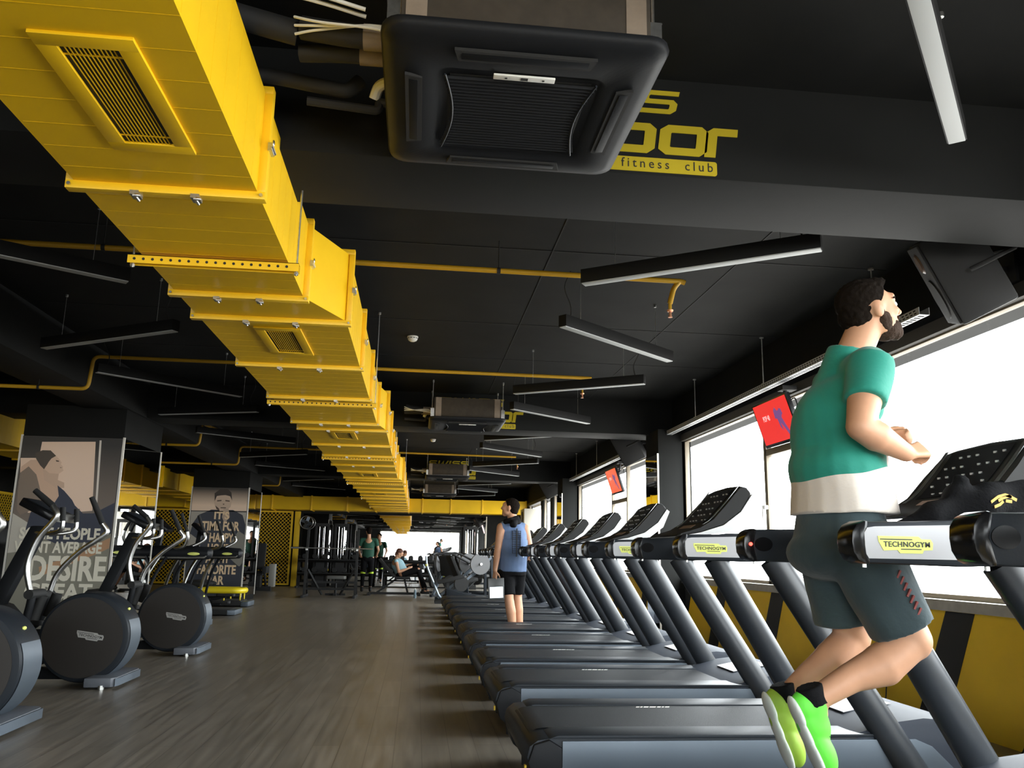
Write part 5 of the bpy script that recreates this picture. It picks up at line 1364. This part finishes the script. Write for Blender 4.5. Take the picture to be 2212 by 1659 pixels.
# low platform machine with the yellow bumper before the man poster
ys_ = thing('floor_trainer', 'low black floor trainer with a bright yellow tube bumper at its end', 'exercise machine', (-3.72, 17.2, 0))
part('deck', B().box(-1.0, .42, -.32, .32, .02, .12), M_rubber, ys_, bevel=.02)
part('end_plate', B().box(.42, .56, -.32, .32, .01, .10), M_silver, ys_, bevel=.01)
part('bumper', B().tube(fillet([(-.55, -.30, .30), (.36, -.30, .30), (.44, .0, .30), (.36, .30, .30), (-.55, .30, .30)], .12, 6), .055, n=14), mat('bright_yellow_plastic', (.92, .72, .02), .35), ys_)
for x, y in ((.1, -.3), (.38, -.2), (.38, .2), (.1, .3), (-.5, -.3), (-.5, .3)): part('bumper_stay', B().cyl((x, y, .10), (x, y, .27), .014, n=8), mat('bright_yellow_plastic', (0, 0, 0)), ys_)
for s in (-1, 1): part('pad', B().ell((-.45, s*.16, .42), (.30, .10, .07), None, 16, 10), M_rubber, ys_)
part('stand', B().box(-.95, -.85, -.05, .05, .1, .85), M_rubber, ys_)
# ================================================================ free weights area at the far end
def rack(loc, label):
    t = thing('squat_rack', label, 'squat rack', loc)
    for s in (-1, 1):
        part('upright', B().bar((s*.60, -.05, 0), (s*.60, .10, 1.62), .055, .055, up=(1, 0, 0)), M_rubber, t)
        part('side_foot', B().box(s*.60-.03, s*.60+.03, -.45, .55, .0, .06), M_rubber, t, bevel=.004)
        part('brace', B().bar((s*.60, .50, .04), (s*.60, .06, .95), .04, .04, up=(1, 0, 0)), M_rubber, t)
        part('inner_brace', B().bar((s*.55, .0, .65), (s*.22, .3, .05), .04, .04), M_rubber, t)
        part('bar_hook', B().box(s*.60-.02, s*.60+.02, -.14, -.04, 1.10, 1.14), M_zinc, t)
    for z in (.16, .32): part('cross_tube', B().box(-.6, .6, .22-.02, .22+.03, z, z+.05), M_rubber, t)
    part('barbell', B().cyl((-.98, -.10, 1.155), (.98, -.10, 1.155), .014, n=10).cyl((-.98, -.10, 1.155), (-.68, -.10, 1.155), .024, n=10), M_zinc, t)
    return t
rack((-2.02, 20.9, 0), 'black squat rack with slanted uprights before the mirrors')
st_ = thing('bench_stool', 'small black padded seat inside the squat rack', 'bench', (-1.98, 21.9, 0))
part('seat', B().prism(rrect(-.24, .24, -.16, .16, .05), .40, .48, axis='z'), mat('grey_vinyl', (.12, .12, .11), .5), st_, bevel=.02)
part('leg', B().cyl((0, 0, .04), (0, 0, .41), .03, n=12), M_rubber, st_)
part('base', B().box(-.25, .25, -.04, .04, 0, .05).box(-.04, .04, -.2, .2, 0, .05), M_rubber, st_)
# dumbbell racks and dumbbells
def dumbbell_set(x, y, n_, tiers, label):
    t = thing('dumbbell_rack', label, 'dumbbell rack', (x, y, 0))
    Lr = n_*.30+.1
    for s in (-1, 1): part('upright', B().bar((s*Lr/2, .25, 0), (s*Lr/2, .18, .95), .05, .09, up=(1, 0, 0)).box(s*Lr/2-.03, s*Lr/2+.03, -.25, .3, 0, .05), M_rubber, t)
    for z in tiers: part('tier', B().box(-Lr/2, Lr/2, -.18, .16, z-.03, z, rot=Matrix.Rotation(R(-12), 3, 'X')), M_rubber, t)
    return t, Lr
def dumbbell():
    t = thing('dumbbell', 'black rubber dumbbell on the racks below the mirrors', 'dumbbell', (0, 0, 0), 0, 'dumbbells on the racks below the mirrors')
    part('handle', B().cyl((0, -.14, 0), (0, .14, 0), .015, n=8), M_chrome, t)
    for s in (-1, 1): part('head', B().cyl((0, s*.06, 0), (0, s*.15, 0), .075, .070, n=18), M_rubber, t)
    return t
db0 = dumbbell(); first = True; db0.rotation_euler = (R(-12), 0, 0)
for (x, y, n_) in ((-2.45, 26.4, 7), (-.15, 26.4, 5)):
    t, Lr = dumbbell_set(x, y, n_, (.42, .82), 'long black dumbbell rack below the %s mirrors' % ('left' if x < -1 else 'middle'))
    for z in (.42, .82):
        for k in range(n_):
            loc = (x-Lr/2+.2+k*.30, y-.035, z+.088)
            lab = '%s dumbbell on the %s tier of the %s rack' % (['leftmost', 'second', 'third', 'fourth', 'fifth', 'sixth', 'seventh'][k], 'lower' if z < .5 else 'upper', 'left' if x < -1 else 'middle')
            if first: db0.location = loc; db0['label'] = lab; first = False
            else: dup(db0, loc, label=lab)
# pulley stations against the mirrors
def pulley(loc, label):
    t = thing('cable_station', label, 'exercise machine', loc, 0, 'cable stations by the mirrors')
    part('tower', B().box(-.22, .22, -.12, .12, .0, .12).box(-.22, -.16, -.05, .05, .1, 1.9).box(.16, .22, -.05, .05, .1, 1.9).box(-.22, .22, -.06, .06, 1.85, 1.95), M_rubber, t, bevel=.004)
    part('weight_stack', B().box(-.13, .13, -.07, .07, .12, .75), mat('dark_tower', (0, 0, 0)), t)
    for s in (-1, 1): part('guide_rod', B().cyl((s*.08, 0, .12), (s*.08, 0, 1.88), .011, n=8), M_chrome, t)
    return t
pulley((-2.95, 26.95, 0), 'cable station left of the standing man in green')
pulley((-2.35, 26.95, 0), 'second cable station left of the standing man in green')
pulley((1.7, 26.9, 0), 'cable station at the right end of the mirrors')
# abductor machine by the lattice
am = thing('adductor_machine', 'black seated machine in front of the yellow lattice screen', 'exercise machine', (-4.35, 23.9, 0))
part('backrest', B().box(-.24, .24, .0, .10, .55, 1.28, rot=Matrix.Rotation(R(-10), 3, 'X')), M_rubber, am, bevel=.03)
part('seat', B().box(-.27, .27, -.45, .0, .42, .54), M_rubber, am, bevel=.03)
for s in (-1, 1):
    part('leg_pad', B().box(s*.34-.06, s*.34+.06, -.62, -.15, .48, .66), M_rubber, am, bevel=.02)
    part('lever', B().tube([(s*.34, -.2, .15), (s*.36, -.45, .30), (s*.34, -.5, .5)], .03, n=10), M_rubber, am)
part('base', B().box(-.45, .45, -.05, .12, 0, .12).box(-.06, .06, -.7, .3, 0, .10).box(-.20, .20, -.3, .1, .1, .43), M_rubber, am, bevel=.01)
part('weight_cover', B().box(.36, .52, .0, .3, .1, .72), mat('pale_grey_cover', (.30, .29, .26), .5), am, bevel=.02)
# flat bench, woman sitting
bn = thing('weight_bench', 'black inclined bench the woman sits on', 'bench', (-.62, 22.3, 0))
part('backrest', B().box(-.52, .10, -.14, .14, .42, .50, rot=Matrix.Rotation(R(48), 3, 'Y'), piv=(.10, 0, .46)), M_rubber, bn, bevel=.02)
part('seat', B().box(.10, .48, -.15, .15, .40, .48), M_rubber, bn, bevel=.02)
part('frame', B().box(-.55, .75, -.03, .03, .02, .08).box(-.58, -.50, -.28, .28, 0, .06).box(.70, .78, -.28, .28, 0, .06).bar((-.35, 0, .06), (.15, 0, .42), .05, .05).bar((.45, 0, .06), (.35, 0, .42), .05, .05), M_rubber, bn)
def person_small(name_label, O, head, face_, sh, el, wr, hip, kn, an, top_m, leg_m, hair_m, long_hair=False, vox=.012, ft=V(0, 1, 0)):
    t = thing('person', name_label, 'person', O)
    hp, L_, he, HM = head_prims(head, face_, (0, 0, 1), .96)
    cvx = (sh[0]+sh[1])/2; pv = (hip[0]+hip[1])/2
    bd = [('c', pv, cvx+V(0, 0, -.06), .11, .12), ('c', sh[0], sh[1], .05, .05), ('c', cvx, L_(-.03, 0, -.06), .055, .05)] + hp
    for i in (0, 1):
        bd += [('c', sh[i], el[i], .050, .038), ('c', el[i], wr[i], .038, .026), ('c', hip[i], kn[i], .088, .055), ('c', kn[i], kn[i].lerp(an[i], .35), .052, .055), ('c', kn[i].lerp(an[i], .35), an[i], .054, .035), ('c', an[i], an[i]+ft*.10+V(0, 0, -.05), .035, .028)]
        bd += hand(wr[i], (wr[i]-el[i]), V(0, 1, 0), 1 if i else -1, .95, .4)
    fig('body', solid(bd, vox, 3), M_skin, t, O)
    fig('hair', solid([('e', L_(-.018, 0, .032), (.104, .084, .092), he), ('e', L_(-.055, 0, -.03), (.055, .066, .09 if long_hair else .06), he)], .010, 2, cuts=[(L_(.034, 0, .03), HM @ V(1, 0, -.55))]), hair_m, t, O)
    fig('top', solid([('f', pv+V(0, 0, .02)-(cvx-pv)*.05, pv.lerp(cvx, .8), (.125, .165), (.125, .17)), ('e', pv.lerp(cvx, .75), (.165, .12, .16)), ('c', sh[0], sh[1], .057, .057)]+([('f', sh[i], sh[i].lerp(el[i], .6), .063, .06) for i in (0, 1)] if not long_hair else []), .012, 2), top_m, t, O)
    fig('trousers', solid([('c', pv+V(-.04, 0, 0), pv+V(.04, 0, 0), .125, .125)]+[('f', hip[i], kn[i], .098, .068) for i in (0, 1)]+([('f', kn[i], an[i]+V(0, 0, .05), .066, .045) for i in (0, 1)]), .012, 2), leg_m, t, O)
    for i in (0, 1): fig('shoe', solid([('c', an[i]-ft*.03+V(0, 0, -.05), an[i]+ft*.15+V(0, 0, -.058), .040, .036), ('c', an[i]+V(0, 0, .02), an[i]+V(0, 0, -.04), .045, .04)], .010, 2), M_rubber, t, O)
    return t
gm = person_small('standing man in a dark green T-shirt facing the mirrors', (-1.32, 24.0, 0), V(-1.34, 24.0, 1.66), V(-.5, 1, 0), (V(-1.52, 24, 1.42), V(-1.13, 24, 1.42)), (V(-1.60, 24.03, 1.15), V(-1.05, 24.03, 1.15)), (V(-1.55, 24.20, 1.0), V(-1.10, 24.2, 1.0)),
             (V(-1.42, 24, .92), V(-1.24, 24, .92)), (V(-1.44, 24.0, .50), V(-1.22, 24.0, .50)), (V(-1.45, 23.98, .10), V(-1.22, 23.98, .10)), mat('dark_green_jersey', (.012, .075, .045), .8), M_blackfab, M_hair)
for x in (-1.44, -1.22): part('knee_band', B().tube([(x, 24.0, .50), (x, 24.0, .55)], .071, n=16), mat('neon_band', (.65, .9, .05), .6), gm, w=True, label='neon yellow knee band')
# woman sitting on the bench, seen from her right side, bent over a phone
person_small('woman in a pale blue top sitting on the inclined bench', (-.45, 22.3, 0), V(-.42, 22.3, 1.07), V(.8, -.1, -.55), (V(-.50, 22.16, .86), V(-.50, 22.46, .86)), (V(-.42, 22.10, .60), V(-.42, 22.50, .60)), (V(-.20, 22.16, .68), V(-.20, 22.42, .68)),
             (V(-.34, 22.22, .56), V(-.34, 22.40, .56)), (V(.08, 22.18, .66), V(.08, 22.46, .62)), (V(.22, 22.18, .14), V(.30, 22.46, .14)), mat('pale_blue_jersey', (.36, .58, .66), .75), M_blackfab, mat('auburn_hair', (.12, .045, .03), .6), True, ft=V(1, 0, 0))
bt = thing('water_bottle', 'clear blue water bottle standing on the floor beside the bench', 'bottle', (.02, 21.1, 0))
part('body', B().cyl((0, 0, .0), (0, 0, .16), .033, n=16).cyl((0, 0, .16), (0, 0, .21), .033, .013, n=16), mat('blue_clear_plastic', (.45, .62, .75), .12, trans=.6), bt)
part('cap', B().cyl((0, 0, .205), (0, 0, .235), .015, n=12), M_white, bt)
# plate loaded machines in front of the right mirrors
def plate_machine(loc, rz, label, big=.24):
    t = thing('plate_loaded_machine', label, 'exercise machine', loc, rz, 'plate loaded machines at the far right')
    part('base', B().box(-.7, .7, -.35, -.28, 0, .07).box(-.7, .7, .28, .35, 0, .07).box(-.05, .05, -.3, .3, 0, .06), M_mid, t, bevel=.006)
    for s in (-1, 1):
        part('incline_tube', B().bar((-.65, s*.28, .05), (.55, s*.22, 1.05), .06, .06), M_silver, t)
        part('post', B().bar((.55, s*.28, .05), (.50, s*.22, 1.02), .06, .06), M_mid, t)
        po = part('weight_plate', B().cyl((.15, s*.40, .85), (.15, s*.46, .85), big, n=32), mat('grey_plate', (.14, .14, .145), .45), t)
        part('plate_hub', B().cyl((.15, s*.36, .85), (.15, s*.52, .85), .03, n=12), M_chrome, po)
        part('rack_plate', B().cyl((-.30, s*.40, .40), (-.30, s*.46, .40), .17, n=28), M_rubber, t)
        part('lever', B().tube(fillet([(.15, s*.34, .85), (-.35, s*.30, 1.10), (-.70, s*.30, 1.05)], .1), .024, n=10), M_rubber, t)
    part('seat', B().box(-.2, .2, -.2, .2, .42, .50, rot=Matrix.Rotation(R(-12), 3, 'Y')), M_rubber, t, bevel=.02)
    part('backrest', B().box(-.40, -.32, -.2, .2, .5, 1.05, rot=Matrix.Rotation(R(-25), 3, 'Y')), M_rubber, t, bevel=.02)
    return t
pm = plate_machine((.95, 22.2, 0), R(70), 'plate loaded machine with a large grey disc beside the woman')
dup(pm, (1.25, 20.2, 0), R(15), 'plate loaded machine behind the last treadmills')
dup(pm, (1.8, 23.6, 0), R(-30), 'plate loaded machine right of the large grey disc')
# leg machine with a bent silver blue post
lm = thing('leg_curl_machine', 'machine with a bent blue silver post at the head of the treadmill row', 'exercise machine', (.35, 19.0, 0))
part('bent_post', B().tube(fillet([(-.12, 0, 1.02), (-.10, 0, .80), (.22, 0, .10), (.62, 0, .04)], .12, 6), .026, n=12), mat('blue_silver_tube', (.28, .33, .38), .35, .6), lm)
part('yellow_collar', B().cyl((-.105, 0, .84), (-.095, 0, .80), .034, n=12), M_label, lm)
part('pad', B().box(.15, .75, -.15, .15, .48, .56, rot=Matrix.Rotation(R(-14), 3, 'Y')), M_rubber, lm, bevel=.02)
part('frame', B().box(.35, .42, -.05, .05, .05, .5).box(.1, .9, -.25, -.19, 0, .05).box(.1, .9, .19, .25, 0, .05).box(.85, .9, -.25, .25, 0, .05), M_rubber, lm)
# curved manual treadmill at the end of the row
cm_ = thing('curved_treadmill', 'curved manual treadmill with a lime edge beyond the last treadmill', 'treadmill', (.62, 17.1, 0))
cv_ = [(0+x*1.9, .20+.16*(2*x-1)**2) for x in [k/14 for k in range(15)]]
for s in (-1, 1):
    part('side_frame', B().prism([(x, z+.05) for x, z in cv_]+[(x, z-.12) for x, z in cv_[::-1]], s*.30, s*.40), M_mid, cm_, bevel=.01)
    part('edge_strip', B().tube([(x, s*.405, z-.10) for x, z in cv_[:7]], .008, n=6), mat('lime_strip', (.7, .8, .05), .4), cm_)
part('slat_belt', B().prism([(x, z+.03) for x, z in cv_]+[(x, z-.02) for x, z in cv_[::-1]], -.29, .29), M_belt, cm_)
part('foot', B().box(.1, .3, -.4, .4, 0, .22).box(1.6, 1.8, -.4, .4, 0, .22), M_rubber, cm_)
for s in (-1, 1): part('hand_rail', B().tube(fillet([(1.75, s*.40, .1), (1.55, s*.40, 1.0), (.95, s*.40, 1.02)], .12), .025, n=10), M_rubber, cm_)
# wall fan, split air conditioner indoor units, right end
fn_ = thing('wall_fan', 'round wall fan above the squat rack', 'fan', (-3.48, 27.2, 1.98))
part('cage', B().tube([(.20*math.cos(2*PI*k/24), 0, .20*math.sin(2*PI*k/24)) for k in range(24)], .012, n=8, closed=True), M_zinc, fn_)
part('motor', B().cyl((0, -.03, 0), (0, .26, 0), .05, n=16), M_rubber, fn_)
for k in range(4):
    b_ = B().box(.04, .18, -.004, .004, -.05, .05, rot=Matrix.Rotation(R(25), 3, 'X')); b_.xf(Matrix.Rotation(R(90*k+20), 4, 'Y')); part('blade', b_, M_silver, fn_)
ou = thing('air_conditioner_unit', 'pale wall air conditioner unit with round fans at the far right', 'air conditioner', (3.12, 23.45, 1.5))
part('casing', B().box(-.18, .30, -.40, .40, 0, .85), mat('cream_metal', (.50, .47, .40), .45), ou, bevel=.02)
for z in (.22, .62): part('fan_grille', B().cyl((-.195, 0, z), (-.175, 0, z), .16, n=28), M_dkplastic, ou)
part('wall_bracket', B().box(-.15, .38, -.22, -.18, -.05, 0).box(-.15, .38, .18, .22, -.05, 0), M_zinc, ou)
bpy.data.scenes.remove(TMP)
